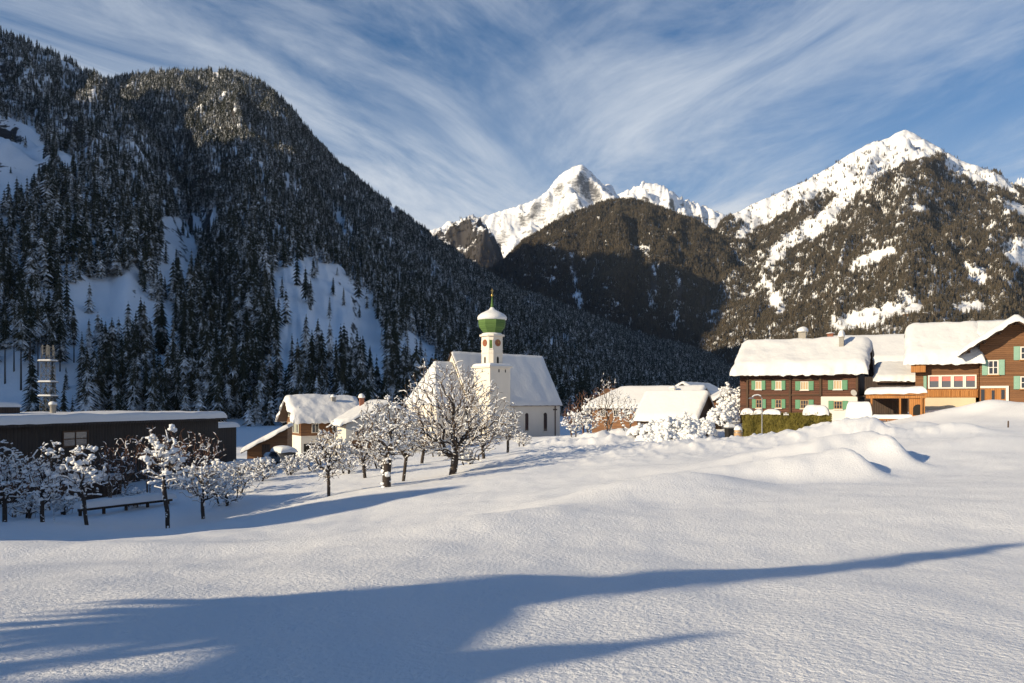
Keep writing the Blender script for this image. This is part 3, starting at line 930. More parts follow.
# ------------------------------------------------------------------ house behind the log chalet
f = Fr(872, 110, -28, 1.0)
xl, xr = f.x(826), f.x(935); hE = f.zz(0, 360); W2 = 11
h2 = f.root('farmhouse', 'house behind the brown log chalet showing mostly its broad snowy roof and brick chimney', 'house')
gable_walls(h2, xr - xl, W2, hE, 3.3, M['darkwood'], x0=xl)
rf, _ = roof_pair(h2, lambda X, Y: hE + 3.3 * (1 - np.abs(Y - W2 / 2) / (W2 / 2)), xl - .6, xr + .6, -.8, W2 + .8, .75, .25, seed=7)
chimney(rf, f.x(828), W2 / 2 - 2.6, hE + 2.5, .75, 1.5, M['brick'], .18, 6)
mb = MB(); mb.tube([(f.x(827), W2 / 2, hE + 3), (f.x(827), W2 / 2, hE + 6.3)], .035); mb.box(f.x(827) - .5, f.x(827) + .5, W2 / 2 - .02, W2 / 2 + .02, hE + 5.9, hE + 5.94); mb.build('aerial', M['metal'], h2)

# ------------------------------------------------------------------ big house on the right: cross wing + gable
f = Fr(979, 82, -27, 1.0)
bh = f.root('mountain_guesthouse', 'large brown timber guesthouse with orange panels and a row of pink blinds', 'house')
wx0 = f.x(909); hW = f.z(940, 359.5) + .35; ridge = f.z(960, 326) ; Ww = 8.5
# cross wing (ridge along x)
mb = MB(); mb.prism([(0, f.z(950, 397.6)), (Ww, f.z(950, 397.6)), (Ww, hW), (Ww / 2, ridge), (0, hW)], wx0 + .6, -.02, 'x'); wing = mb.build('wing_wall', M['brownwood'], bh)
mb = MB(); mb.box(wx0 + 1.2, -.3, -.03, Ww - .2, -2, f.z(950, 397.6) - .004); mb.build('plinth', M['cream'], bh)
zfw = lambda X, Y: hW + (ridge - hW) * (1 - np.abs(Y - Ww / 2) / (Ww / 2))
roof_pair(bh, zfw, wx0 - .3, .4, -1.0, Ww + 1.0, .9, .2, seed=11, wob=.18, fine=60)
sheet('ridge_snow', lambda X, Y: zfw(X, Y) - .02, -.6, 3.6, 1.6, Ww - .4, .9, [M['snow']], bh, nx=24, ny=30, seed=12, rr=.9)
# panel band and panorama windows
mb = MB(); a, b = f.x(924.5), f.x(978)
mb.box(a, b, -.10, -.004, f.z(950, 397.4), f.z(950, 389.6))
for k in range(6): xx = a + (b - a) * (k + .08) / 6; mb.box(xx, xx + (b - a) / 6 * .84, -.14, -.10, f.z(950, 396.4), f.z(950, 390.8))
mb.build('orange_panel', M['orangewood'], bh)
xs = [f.x(q) for q in (928, 940.2, 952.3, 964.4, 976.6)]
for k in range(4):
    window(bh, (xs[k] + xs[k + 1]) / 2, 0, f.z(950, 388.6), 0, xs[k + 1] - xs[k] - .01, f.z(950, 375) - f.z(950, 388.6), M['frame'], M['paleglass'], 1, 1, blind=M['pink'], fw=.14, d=.12)
mb = MB(); mb.box(f.x(911), f.x(925.5), -.9, .3, f.z(920, 372.5), f.z(920, 363.5)); mb.box(f.x(911) - .05, f.x(925.5) + .05, -.95, .2, f.z(920, 363.5), f.z(920, 362.7)); mb.build('bay_box', M['orangewood'], bh)
mb = MB(); mb.box(f.x(923.5), f.x(926.5), -.13, -.02, f.z(925, 389), f.z(925, 376)); mb.build('shutter', M['mint'], bh)
# gable wing (ridge along y), its wall facing us a little in front
gl, gr = f.x(979.5), f.x(1050); gL = gr - gl; apex = f.z(1013, 323); gE = f.z(981, 344); gy = -.6
mb = MB(); mb.prism([(gl, -2), (gr, -2), (gr, gE), ((gl + gr) / 2, apex), (gl, gE)], gy, 13, 'y'); mb.build('gable_wall', M['brownwood'], bh)
pitch = (apex - gE) / (gL / 2)
zg = lambda X, Y: apex + .12 - pitch * np.abs(X - (gl + gr) / 2)
roof_pair(bh, zg, gl - 1.9, gr + 1.9, gy - 1.7, 13.5, .62, .15, seed=14, wob=.2, fine=60)
mb = MB()
for q in np.linspace(gl - 1.0, gr + 1.0, 7): mb.box(q - .09, q + .09, gy - 1.4, gy - .005, float(zg(np.array(q), 0)) - .42, float(zg(np.array(q), 0)) - .2)
mb.build('rafters', M['timber'], bh)
sg = f.sn
for pa, pb, y0, y1 in [(987.5, 998, 375, 360.5), (1019.5, 1031, 360, 347), (1019.5, 1031, 389, 376.5)]:
    xa, xb = f.x(pa), f.x(pb)
    window(bh, (xa + xb) / 2, gy, f.z(pa, y0), 0, xb - xa, f.z(pa, y1) - f.z(pa, y0), M['frame'], M['glass'], 2, 2, M['mint'], M['orangewood'], sw=.55, fw=.11)
# porch with white surround and wooden door
xa, xb = f.x(979.8), f.x(1008); zd0, zd1 = f.z(995, 403), f.z(995, 386)
mb = MB(); mb.box(xa, xb, gy - .16, gy - .004, zd1 - .22, zd1); mb.box(xb - .25, xb, gy - .16, gy - .004, -1.5, zd1 - .224); mb.build('door_surround', M['frame'], bh)
mb = MB(); mb.box(xa + .02, xb - .27, gy - .09, gy - .006, -1.5, zd1 - .24); dr = mb.build('door', M['orangewood'], bh)
mb = MB(); mb.box(f.x(980.5), f.x(984), gy - .12, gy - .092, -1, zd1 - .35); mb.box(f.x(991), f.x(994), gy - .12, gy - .092, zd0 + .3, zd1 - .45); mb.box(f.x(1000.5), f.x(1004), gy - .12, gy - .092, zd0 + .4, zd1 - .4); mb.build('door_pane', M['glass'], dr)
GUEST = f

# ------------------------------------------------------------------ lean-to and carport between the two houses
f = Fr(900, 87, -28, 1.0)
lt = f.root('lean_to', 'low lean-to with a sagging snow roof between log chalet and guesthouse', 'shed')
a, b = f.x(874), f.x(924); zt, ze = f.z(900, 368), f.z(900, 381)
mb = MB(); mb.box(a + .3, b - .2, .4, 4.2, -1, ze - .1); mb.build('wall', M['darkwood'], lt)
roof_pair(lt, lambda X, Y: ze + (zt + .3 - ze) * np.clip((Y + .3) / 4.0, 0, 1.2), a, b, -.3, 4.2, .55, .15, seed=21, wob=.2)
f = Fr(898, 78, -26, .6)
cp = f.root('carport', 'orange timber carport with a snow covered flat roof beside the guesthouse', 'carport')
a, b = f.x(866), f.x(926); zc = f.z(898, 394)
roof_pair(cp, lambda X, Y: zc + .02 * (X - a) + 0 * Y, a, b, -.2, 4.0, .62, .1, seed=23, wob=.12, mat=M['orangewood'])
mb = MB(); mb.box(a, b, -.28, -.12, zc - .42, zc - .17); mb.box(a, b, 3.7, 3.86, zc - .42, zc - .17); mb.build('beam', M['orangewood'], cp)
for q, yy in ((a + .5, -.2), (f.x(900), -.2), (b - .4, -.2), (a + .5, 3.78), (b - .4, 3.78)):
    mb = MB(); mb.box(q - .09, q + .09, yy - .09, yy + .07, -1.5, zc - .424)
    mb.build('post', M['orangewood'], cp)
mb = MB(); pa, pb = f.x(909), f.x(925); mb.box(pa, pb, -.10, .0, -1.2, zc - .43); pn = mb.build('side_panel', M['orangewood'], cp)
mb = MB(); cx = (pa + pb) / 2 + .1; zz = f.z(915, 409)
mb.prism([(cx + .45 * math.cos(t), zz + .45 * math.sin(t)) for t in np.linspace(0, math.pi, 12)] + [(cx - .45, zz - .6), (cx + .45, zz - .6)], -.125, -.103, 'y'); mb.build('arched_opening', M['dark'], pn)
mb = MB(); mb.box(f.x(870), f.x(908), 3.5, 3.6, -1.2, zc - .44); mb.build('back_panel', M['darkwood'], cp)

# ------------------------------------------------------------------ barn with the dark gable
f = Fr(664, 106, -36, -1.6)
xl, xr = f.x(637), f.x(696); hE = f.z(664, 417); Wb = 6.6; rise = 3.1
bn = f.root('barn', 'small barn with smooth thick snow roof and steep dark gable', 'barn')
gable_walls(bn, xr - xl, Wb, hE, rise, M['darkwood'], x0=xl)
roof_pair(bn, lambda X, Y: hE + rise * (1 - np.abs(Y - Wb / 2) / (Wb / 2)), xl - .4, xr + .35, -.5, Wb + .5, .6, .12, seed=31, wob=.06, lump=.06, fine=60)
mb = MB(); mb.box(xl, xr, -.05, -.004, hE - .45, hE - .2); mb.build('eave_board', M['brownwood'], bn)

# ------------------------------------------------------------------ house behind the barn
f = Fr(640, 138, -34, -2.6)
xl, xr = f.x(592), f.x(692); hE = f.z(640, 405); Wb = 10; rise = 3.0
hb_ = f.root('farmhouse', 'wide house behind the small barn with a flattish snow roof and brick red walls', 'house')
gable_walls(hb_, xr - xl, Wb, hE, rise, M['brownwood'], x0=xl)
rf, _ = roof_pair(hb_, gable_z(rise, Wb, hE, 4.5, xl - .8), xl - .8, xr + .5, -.8, Wb + .8, .55, .2, seed=37, wob=.12)
chimney(rf, f.x(667), Wb / 2 - 2.4, hE + rise - 1.2, .8, 1.0, M['white'], .45, 8)
for q in (603, 616, 627):
    window(hb_, f.x(q), 0, hE - 2.1, 0, 1.0, 1.2, M['frame'], M['glass'], 2, 1)
mb = MB(); mb.box(f.x(675), f.x(692), -1.2, -.02, hE - 2.2, hE - .3); mb.build('porch', M['rust'], hb_)

# small house behind the snowy garden trees, and a shaded roof beyond
f = Fr(730, 128, -5, -1)
sh = f.root('small_house', 'small brown gabled house behind snowy bushes left of the log chalet', 'house')
a, b = f.x(718), f.x(743); zE = f.z(730, 398); zA = f.z(730, 391)
mb = MB(); mb.prism([(a, -1.5), (b, -1.5), (b, zE), ((a + b) / 2, zA), (a, zE)], 0, 7, 'y'); mb.build('wall', M['brownwood'], sh)
roof_pair(sh, lambda X, Y: zA + .1 - (zA - zE) / ((b - a) / 2) * np.abs(X - (a + b) / 2), a - .7, b + .7, -.9, 7.5, .42, .1, seed=41, wob=.1)
window(sh, (a + b) / 2, 0, zE - 1.6, 0, 1.0, 1.1, M['frame'], M['glass'])
f = Fr(714, 190, 58, -3)
sh = f.root('distant_house', 'far house with a blue shaded snow roof between barn and log chalet', 'house')
a, b = f.x(700), f.x(725); zE = f.z(712, 393)
gable_walls(sh, b - a, 8, zE, 2.2, M['darkwood'], x0=a)
roof_pair(sh, gable_z(2.2, 8, zE), a - .5, b + .5, -.6, 8.6, .5, .1, seed=43)

# ------------------------------------------------------------------ church
f = Fr(490, 140, 40, -5.2)
cx0 = f.root('church', 'white village church with steep snow roof and green onion domed tower', 'church')
TW = 4.65
zl, zu = f.z(490, 366), f.z(490, 334)
mb = MB(); mb.box(0, TW, 0, TW, -2, zl - .25); tl = mb.build('tower', M['church'], cx0)
mb = MB(); mb.box(-.3, TW + .3, -.3, TW + .3, zl - .25, zl + .05); mb.build('cornice', M['church'], tl)
sheet('ledge_snow', lambda X, Y: zl + .055 + .0 * X, -.25, TW + .25, -.25, TW + .25, .5, [M['snow']], tl, nx=20, ny=20, seed=51)
c = TW / 2


def octa(hw, ch):
    return [(c - hw + ch, c - hw), (c + hw - ch, c - hw), (c + hw, c - hw + ch), (c + hw, c + hw - ch), (c + hw - ch, c + hw), (c - hw + ch, c + hw), (c - hw, c + hw - ch), (c - hw, c - hw + ch)]


mb = MB(); mb.prism(octa(1.62, .62), zl, zu - .2, 'z'); bf = mb.build('belfry', M['church'], cx0)
mb = MB(); mb.prism(octa(1.70, .64), f.z(490, 352.5), f.z(490, 351.5), 'z'); mb.prism(octa(1.95, .78), zu - .2, zu + .12, 'z'); mb.build('belfry_cornice', M['church'], bf)
mb = MB(); mb.lathe([(1.98, zu + .125), (1.9, zu + .3), (1.35, zu + .55)], 8, rot=R(22.5), c=(c, c)); mb.build('cornice_snow', M['snow'], bf)
# clocks on the four faces, green louvre in the chamfer, small openings
for (dx, dy, rz) in ((0, -1.62, 0), (-1.62, 0, -90), (1.62, 0, 90), (0, 1.62, 180)):
    mb = MB()
    ring = [(.62 * math.cos(t), .62 * math.sin(t)) for t in np.linspace(0, 2 * math.pi, 24, endpoint=False)]
    mb.prism(ring, -.10, .02, 'y')
    ck = mb.build('clock_face', M['clock'], bf); ck.location = (c + dx, c + dy, f.z(490, 342)); ck.rotation_euler = (0, 0, R(rz))
    mb = MB()
    for t in range(12):
        a_ = t * math.pi / 6; mb.box(.5 * math.cos(a_) - .035, .5 * math.cos(a_) + .035, -.125, -.10, .5 * math.sin(a_) - .035, .5 * math.sin(a_) + .035)
    mb.prism([(-.04, -.1), (.04, -.1), (.02, .48), (-.02, .48)], -.135, -.104, 'y'); mb.prism([(-.1, -.03), (-.1, .03), (.33, .05), (.33, -.0)], -.15, -.137, 'y')
    mb.build('clock_hands', M['gold'], ck)
    mb = MB(); mb.prism([(-.22, 0), (.22, 0), (.22, 1.0), (.12, 1.2), (0, 1.26), (-.12, 1.2), (-.22, 1.0)], -.03, .02, 'y'); w_ = mb.build('opening', M['dark'], bf)
    w_.location = (c + dx, c + dy, f.z(490, 363)); w_.rotation_euler = (0, 0, R(rz))
for k, (sx, sy, rz) in enumerate(((-1, -1, -45), (1, -1, 45), (1, 1, 135), (-1, 1, -135))):
    q = 1.62 - .31
    mb = MB(); mb.box(-.27, .27, -.05, .02, 0, 1.45)
    for z_ in np.linspace(.1, 1.3, 7): mb.box(-.22, .22, -.08, -.05, z_, z_ + .09)
    lv = mb.build('louvre_window', M['copper'], bf); lv.location = (c + sx * q, c + sy * q, f.z(490, 347.5)); lv.rotation_euler = (0, 0, R(rz))
    mb = MB(); mb.box(-.36, -.275, -.07, .01, -.08, 1.53); mb.box(.275, .36, -.07, .01, -.08, 1.53); mb.box(-.4, .4, -.12, .01, -.2, -.085); mb.build('frame', M['frame'], lv)
# onion dome
zb, zm, zt = f.z(490, 331), f.z(490, 318), f.z(490, 305)
mb = MB(); mb.lathe([(1.5, zu + .3), (1.95, zb + .35), (2.42, zb + .95), (2.55, zb + 1.6), (2.52, zm)], 8, rot=R(22.5), c=(c, c), smooth=False); dm = mb.build('onion_dome', M['copper'], cx0)
mb = MB(); mb.lathe([(2.5, zm - .05), (2.66, zm + .10), (2.66, zm + .42), (2.5, zm + .75), (2.0, zm + 1.15), (1.2, zm + 1.55), (.6, zt - .45), (.26, zt)], 24, c=(c, c)); mb.build('dome_snow', M['snow'], dm)
mb = MB(); mb.lathe([(.30, zt - .1), (.24, zt + .5), (.12, zt + 1.4), (.06, zt + 2.0)], 8, c=(c, c)); sp_ = mb.build('spire', M['copper'], dm)
zc = zt + 2.0
mb = MB(); mb.lathe([(.02, zc - .1), (.2, zc), (.25, zc + .18), (.16, zc + .36), (.03, zc + .42)], 12, c=(c, c)); mb.box(c - .04, c + .04, c - .04, c + .04, zc + .4, zc + 1.35); mb.box(c - .3, c + .3, c - .035, c + .035, zc + .9, zc + 1.0); mb.build('spire_cross', M['gold'], sp_)
# lower tower openings
mb = MB(); mb.box(1.9, 2.15, -.03, .02, f.z(490, 372), f.z(490, 369)); mb.box(3.4, 3.6, -.03, .02, f.z(490, 372), f.z(490, 369)); mb.box(-.03, .02, 2.1, 2.35, f.z(490, 372), f.z(490, 369)); mb.build('slits', M['dark'], tl)
# nave
ny0 = 3.4; NW = 11.0; n0, n1 = -1.8, 18.5; nE = f.z(505, 402.5) + .1; nR = 9.2
n1 = (lambda k, y: (k * (f.Y0 + y * f.c) - (f.X0 - y * f.sn)) / (f.c - k * f.sn))((560 - HX) / F, ny0)
mb = MB(); mb.prism([(ny0, -2), (ny0 + NW, -2), (ny0 + NW, nE), (ny0 + NW / 2, nE + nR), (ny0, nE)], n0, n1, 'x'); nv_ = mb.build('nave_wall', M['church'], cx0)
zfn = lambda X, Y: nE + nR * (1 - np.abs(Y - ny0 - NW / 2) / (NW / 2))
sheet('nave_roof', lambda X, Y: zfn(X, Y) - .2, n0 - .3, n1 + .3, ny0 - .35, ny0 + NW + .35, .19, [M['timber']], cx0, flat=True, nx=12, ny=25)
sheet('nave_snow', zfn, n0 - .2, n1 + .3, ny0 - .4, ny0 + NW + .4, .34, [M['snow']], cx0, nx=60, ny=60, seed=55, wob=.10, lump=.2)
kx = lambda px: ((px - HX) / F * (f.Y0 + ny0 * f.c) - (f.X0 - ny0 * f.sn)) / (f.c - (px - HX) / F * f.sn)
kz = lambda x, py: EYE - (py - HY) / F * (f.Y0 + x * f.sn + ny0 * f.c) - f.zb
for pa, pb, y0, y1 in [(525, 528.4, 430.7, 413), (543.5, 547, 431, 412.6), (507.5, 511, 430, 413)]:
    xa, xb = kx(pa), kx(pb); z0, z1 = kz(xa, y0), kz(xa, y1)
    mb = MB(); wd = (xb - xa) / 2; arch = [(-wd, 0), (wd, 0), (wd, z1 - z0 - wd)] + [(wd * math.cos(t), z1 - z0 - wd + wd * math.sin(t)) for t in np.linspace(.3, 2.84, 8)] + [(-wd, z1 - z0 - wd)]
    mb.prism(arch, -.02, .03, 'y'); w_ = mb.build('nave_window', M['glass'], cx0); w_.location = ((xa + xb) / 2, ny0, z0)
    mb = MB(); mb.box(-wd - .16, -wd, -.06, .02, 0, z1 - z0 - wd); mb.box(wd, wd + .16, -.06, .02, 0, z1 - z0 - wd); mb.box(-wd - .2, wd + .2, -.14, .02, -.18, -.004); mb.build('frame', M['church'], w_)
xx = kx(555); mb = MB(); mb.box(xx - .09, xx + .09, ny0 - .12, ny0 - .01, 0, kz(xx, 403)); mb.box(xx - .5, xx + .5, ny0 - .11, ny0 - .02, kz(xx, 410.2), kz(xx, 409)); mb.build('wall_cross', M['timber'], cx0)
# choir with its hipped end
q0, q1 = n0 - 7.0, n0 - .05; cy0 = ny0 + .8; CW = NW - 1.6; cE = nE - .2; cR = nR - 1.7
mb = MB(); mb.box(q0 + .3, q1, cy0, cy0 + CW, -2, cE); mb.build('choir_wall', M['church'], cx0)
zfc = lambda X, Y: np.minimum(cE + cR * (1 - np.abs(Y - cy0 - CW / 2) / (CW / 2)), cE + (X - q0) / 3.2 * cR)
sheet('choir_roof', lambda X, Y: zfc(X, Y) - .2, q0, q1, cy0 - .35, cy0 + CW + .35, .19, [M['timber']], cx0, flat=True, nx=25, ny=25)
sheet('choir_snow', zfc, q0 - .1, q1 - .05, cy0 - .4, cy0 + CW + .4, .34, [M['snow']], cx0, nx=50, ny=50, seed=57, wob=.12, lump=.25)
CHURCH = f

# ------------------------------------------------------------------ small chalet on the left, with its front wing
f = Fr(301, 112, 29, -6.0)
sc_ = f.root('small_chalet', 'small chalet of brown boards over white render left of the church', 'house')
Lc, Wc = 8.6, 8.0; hE = f.z(303, 421) + .5; rise = 2.5; zfl = f.z(301, 436)
mb = MB(); mb.box(0, Lc, 0, Wc, -2, zfl); mb.build('ground_floor', M['white'], sc_)
mb = MB(); mb.prism([(-.06, zfl + .003), (Wc + .06, zfl + .003), (Wc + .06, hE), (Wc / 2, hE + rise), (-.06, hE)], -.06, Lc, 'x'); mb.build('upper_wall', M['brownwood'], sc_)
rf, _ = roof_pair(sc_, gable_z(rise, Wc, hE), -1.3, Lc + .6, -1.0, Wc + 1.0, .85, .2, seed=61, wob=.3, lump=.2, fine=60)
for zz_, n_ in ((f.z(298, 417.5), 3), (f.z(298, 433.5), 3)):
    for k in range(n_):
        window(sc_, -.065, 1.6 + k * 2.2, zz_, R(-90), 1.0, 1.45, M['frame'], M['glass'], 2, 1, M['cream_sh'], sw=.5)
window(sc_, 2.0, -.065, f.z(306, 433), 0, 1.0, 1.3, M['frame'], M['glass'], 2, 1); window(sc_, 5.0, -.065, f.z(306, 433), 0, 1.0, 1.3, M['frame'], M['glass'], 2, 1)
mb = MB(); mb.box(.4, 3.2, -.05, .03, -1, f.z(301, 444)); mb.build('cellar_opening', M['dark'], sc_)
chimney(rf, Lc * .62, Wc / 2 - 1.6, hE + rise - .6, .55, .9, M['stone'], .4, 9)
fw_ = Fr(366, 108, 22, -6.0)
wg = fw_.root('small_chalet', 'white house with a broad low snow gable behind the snowy orchard trees', 'house')
a, b = fw_.x(346), fw_.x(424); zE = fw_.z(350, 423); zA = fw_.z(388, 404)
mb = MB(); mb.prism([(a, -2), (b, -2), (b, zE), ((a + b) / 2, zA), (a, zE)], 0, 9, 'y'); mb.build('wall', M['white'], wg)
rf, _ = roof_pair(wg, lambda X, Y: zA + .1 - (zA - zE) / ((b - a) / 2) * np.abs(X - (a + b) / 2), a - .8, b + .8, -1.0, 9.5, .6, .15, seed=63, wob=.2)
chimney(rf, fw_.x(372), 7, zA - .3, .6, 1.1, M['brick'], .6, 10)
window(wg, fw_.x(360), 0, zE - 1.9, 0, 1.1, 1.3, M['lightwood'], M['glass'], 2, 2); window(wg, fw_.x(385), 0, zE - 1.9, 0, 1.1, 1.3, M['lightwood'], M['glass'], 2, 2)
mb = MB(); mb.box(fw_.x(348), fw_.x(372), -.9, -.02, zE - 3.4, zE - 3.2); mb.box(fw_.x(348), fw_.x(372), -.9, -.82, zE - 3.2, zE - 2.3); mb.build('balcony', M['brownwood'], wg)

# shed between dark building and chalet
f = Fr(284, 94, 12, -4.6)
sd = f.root('shed', 'low brown shed with a wide snow roof between dark flat building and small chalet', 'shed')
a, b = f.x(247), f.x(287.5); zE = f.z(250, 450); zA = f.z(287, 429)
mb = MB(); mb.prism([(a, -1.5), (b, -1.5), (b, zA), (a, zE)], 0, 9, 'y'); mb.build('wall', M['brownwood'], sd)
roof_pair(sd, lambda X, Y: zE + .1 + (zA - zE) / (b - a) * (X - a) + 0 * Y, a - .6, b, -.7, 10, .5, .12, seed=67, wob=.12)
mb = MB(); mb.box(f.x(262), f.x(270), -.05, -.004, -1, 1.6); mb.build('door', M['darkwood'], sd)

# ------------------------------------------------------------------ long dark flat-roofed building
p0, p1 = np.array([-36.8, 46.0]), np.array([-28.6, 77.5])
d_ = p1 - p0; Ld = float(np.hypot(*d_)); ang = math.atan2(d_[1], d_[0])
zbase = -5.2; zroof = .45 - zbase
db = thing('flat_roofed_building', 'long building with shade put into its near-black walls and a flat snow roof behind bare garden trees', 'building', (p0[0], p0[1], zbase), ang)
# local x along the wall (away from the camera), local y to the left of it: the wall we see is y = 0 with the house at y > 0
mb = MB(); mb.box(0, Ld, 0, 13, -1, zroof - .2); mb.build('wall', M['shadewood'], db)
mb = MB(); mb.box(-.4, Ld + .5, -.6, 13.4, zroof - .2, zroof); mb.build('roof', M['shadewood'], db)
sheet('roof_snow', lambda X, Y: zroof + .0 * X + .003, -.5, Ld + .55, -.65, 13.5, .62, [M['snow']], db, nx=70, ny=50, seed=71, lump=.10, wob=.05, rr=.35)


def dloc(px, py, y=0.0):
    """local x and z where a sight line meets the wall plane"""
    k = (px - HX) / F; cx, sx = math.cos(ang), math.sin(ang)
    bx, by = p0[0] - y * sx, p0[1] + y * cx
    x = (k * by - bx) / (cx - k * sx)
    return x, EYE - (py - HY) / F * (by + x * sx) - zbase


xa, z0 = dloc(62, 448); xb, z1 = dloc(88, 430)
z0 = dloc(75, 447)[1]; z1 = dloc(75, 430.5)[1]
window(db, (xa + xb) / 2, 0, z0, 0, xb - xa, z1 - z0, M['timber'], M['paleglass'], 2, 2, fw=.12)
for q in (128, 175):
    xa, z0 = dloc(q, 452); xb, z1 = dloc(q + 10, 436); window(db, (xa + xb) / 2, 0, 1.2, 0, (xb - xa), 1.6, M['timber'], M['glass'], 2, 1, fw=.1)
mb = MB(); mb.box(Ld + .003, Ld + 6, 2.0, 12, -1, zroof - 1.1); mb.build('annex', M['shadewood'], db)
sheet('annex_snow', lambda X, Y: zroof - 1.095 + .0 * X, Ld + .05, Ld + 6.3, 1.7, 12.3, .55, [M['snow']], db, nx=24, ny=24, seed=73)
xa = dloc(-25, 410, 5)[0]; xb = dloc(20, 410, 5)[0]
mb = MB(); mb.box(xa, xb, 5, 8, zroof - .1, zroof + 1.15); mb.build('roof_box', M['darkwood'], db)
sheet('roof_box_snow', lambda X, Y: zroof + 1.155 + .0 * X, xa - .1, xb + .1, 4.9, 8.1, .3, [M['snow']], db, nx=20, ny=20, seed=74)
xv = dloc(53, 410, 4)[0]
mb = MB(); mb.lathe([(.22, zroof + .3), (.22, zroof + 1.2), (.3, zroof + 1.25), (.3, zroof + 1.35)], 12, c=(xv, 4)); mb.build('vent_pipe', M['stone'], db)
snow_cap('vent_snow', db, xv, 4, zroof + 1.35, .3, .3, .25, 5)

# lattice mast behind it
pm = P(48, 412, 120)
ms = thing('lattice_mast', 'grey lattice mast with snowy platforms rising behind the flat dark roof', 'mast', (pm.x, pm.y, -7))
H_ = 2 + 55 / F * 120 + 7; mb = MB()
for sx in (-1, 1):
    for sy in (-1, 1): mb.tube([(sx * .85, sy * .85, 0), (sx * .64, sy * .64, H_)], .045, 5)
mb.build('mast_legs', M['mast'], ms)
mb = MB(); lv = np.linspace(0, H_, 13)
for k in range(12):
    za, zb_ = lv[k], lv[k + 1]; ra = .85 - .21 * za / H_; rb = .85 - .21 * zb_ / H_
    for (ax, ay), (bx, by) in (((-1, -1), (1, -1)), ((1, -1), (1, 1)), ((1, 1), (-1, 1)), ((-1, 1), (-1, -1))):
        mb.tube([(ax * ra, ay * ra, za), (bx * rb, by * rb, zb_)], .03, 4); mb.tube([(bx * ra, by * ra, za), (ax * rb, ay * rb, zb_)], .03, 4); mb.tube([(ax * rb, ay * rb, zb_), (bx * rb, by * rb, zb_)], .03, 4)
mb.build('bracing', M['mast'], ms)
for k, py in enumerate((361, 382, 396)):
    zp = 2 + (HY - py) / F * 120 + 7
    mb = MB(); mb.box(-1.05, 1.05, -1.05, 1.05, zp - .1, zp); pl = mb.build('platform', M['mast'], ms)
    sheet('platform_snow', lambda X, Y: zp + .003 + .0 * X, -1.0, 1.0, -1.0, 1.0, .2, [M['snow']], pl, nx=14, ny=14, seed=80 + k)
mb = MB()
for k in range(4):
    t = k * math.pi / 2 + .4; mb.box(.7 * math.cos(t) - .09, .7 * math.cos(t) + .09, .7 * math.sin(t) - .06, .7 * math.sin(t) + .06, H_ - 1.3, H_ + .3)
mb.build('antenna_panels', M['mast'], ms)
# ================================================================== GARDEN TREES AND SHRUBS
M['twig'] = mat_plain('twig_bark', (.115, .08, .056), .9, .35, 5)
M['trunkbark'] = mat_plain('fruit_tree_bark', (.040, .030, .025), .95, .45, 7, .02)
M['brown_twig'] = mat_plain('bare_brown_twigs', (.17, .085, .05), .9, .3, 3)


def tubes(segs, n=5):
    """many tapered segments at once -> verts, quads"""
    P0 = np.array([s[0] for s in segs]); P1 = np.array([s[1] for s in segs]); R0 = np.array([s[2] for s in segs]); R1 = np.array([s[3] for s in segs])
    d = P1 - P0; d /= np.linalg.norm(d, axis=1)[:, None] + 1e-9
    ref = np.where(np.abs(d[:, 2:3]) > .9, np.array([[1., 0, 0]]), np.array([[0, 0, 1.]]))
    a = np.cross(ref, d); a /= np.linalg.norm(a, axis=1)[:, None] + 1e-9; b = np.cross(d, a)
    t = np.arange(n) * 2 * np.pi / n
    o = a[:, None] * np.cos(t)[None, :, None] + b[:, None] * np.sin(t)[None, :, None]
    V = np.stack([P0[:, None] + o * R0[:, None, None], P1[:, None] + o * R1[:, None, None]], 1).reshape(-1, 3)
    k = np.arange(len(segs))[:, None] * 2 * n; i = np.arange(n)[None]
    Fq = np.stack([k + i, k + (i + 1) % n, k + n + (i + 1) % n, k + n + i], -1).reshape(-1, 4)
    return V, Fq


_b = bmesh.new(); bmesh.ops.create_icosphere(_b, subdivisions=2, radius=1)
ICO_V = np.array([v.co[:] for v in _b.verts]); ICO_F = np.array([[v.index for v in f.verts] for f in _b.faces]); _b.free()
_b = bmesh.new(); bmesh.ops.create_icosphere(_b, subdivisions=1, radius=1)
ICO1_V = np.array([v.co[:] for v in _b.verts]); ICO1_F = np.array([[v.index for v in f.verts] for f in _b.faces]); _b.free()


def blobs(c, r, rg, flat=.75, hi=False):
    """lumpy little heaps of snow"""
    c = np.asarray(c); r = np.asarray(r); n = len(c)
    bv, bf = (ICO_V, ICO_F) if hi else (ICO1_V, ICO1_F)
    ax = rg.uniform(.75, 1.35, (n, 1, 3)) * np.array([1, 1, flat])
    wob = 1 + .42 * perlin(bv[None, :, 0] * 1.7 + c[:, :1] * 7.1, bv[None, :, 1] * 1.7 + bv[None, :, 2] * 1.3 + c[:, 1:2] * 5.3)
    V = c[:, None] + bv[None] * ax * r[:, None, None] * wob[..., None]
    Fc = bf[None] + (np.arange(n) * len(bv))[:, None, None]
    return V.reshape(-1, 3), Fc.reshape(-1, 3)


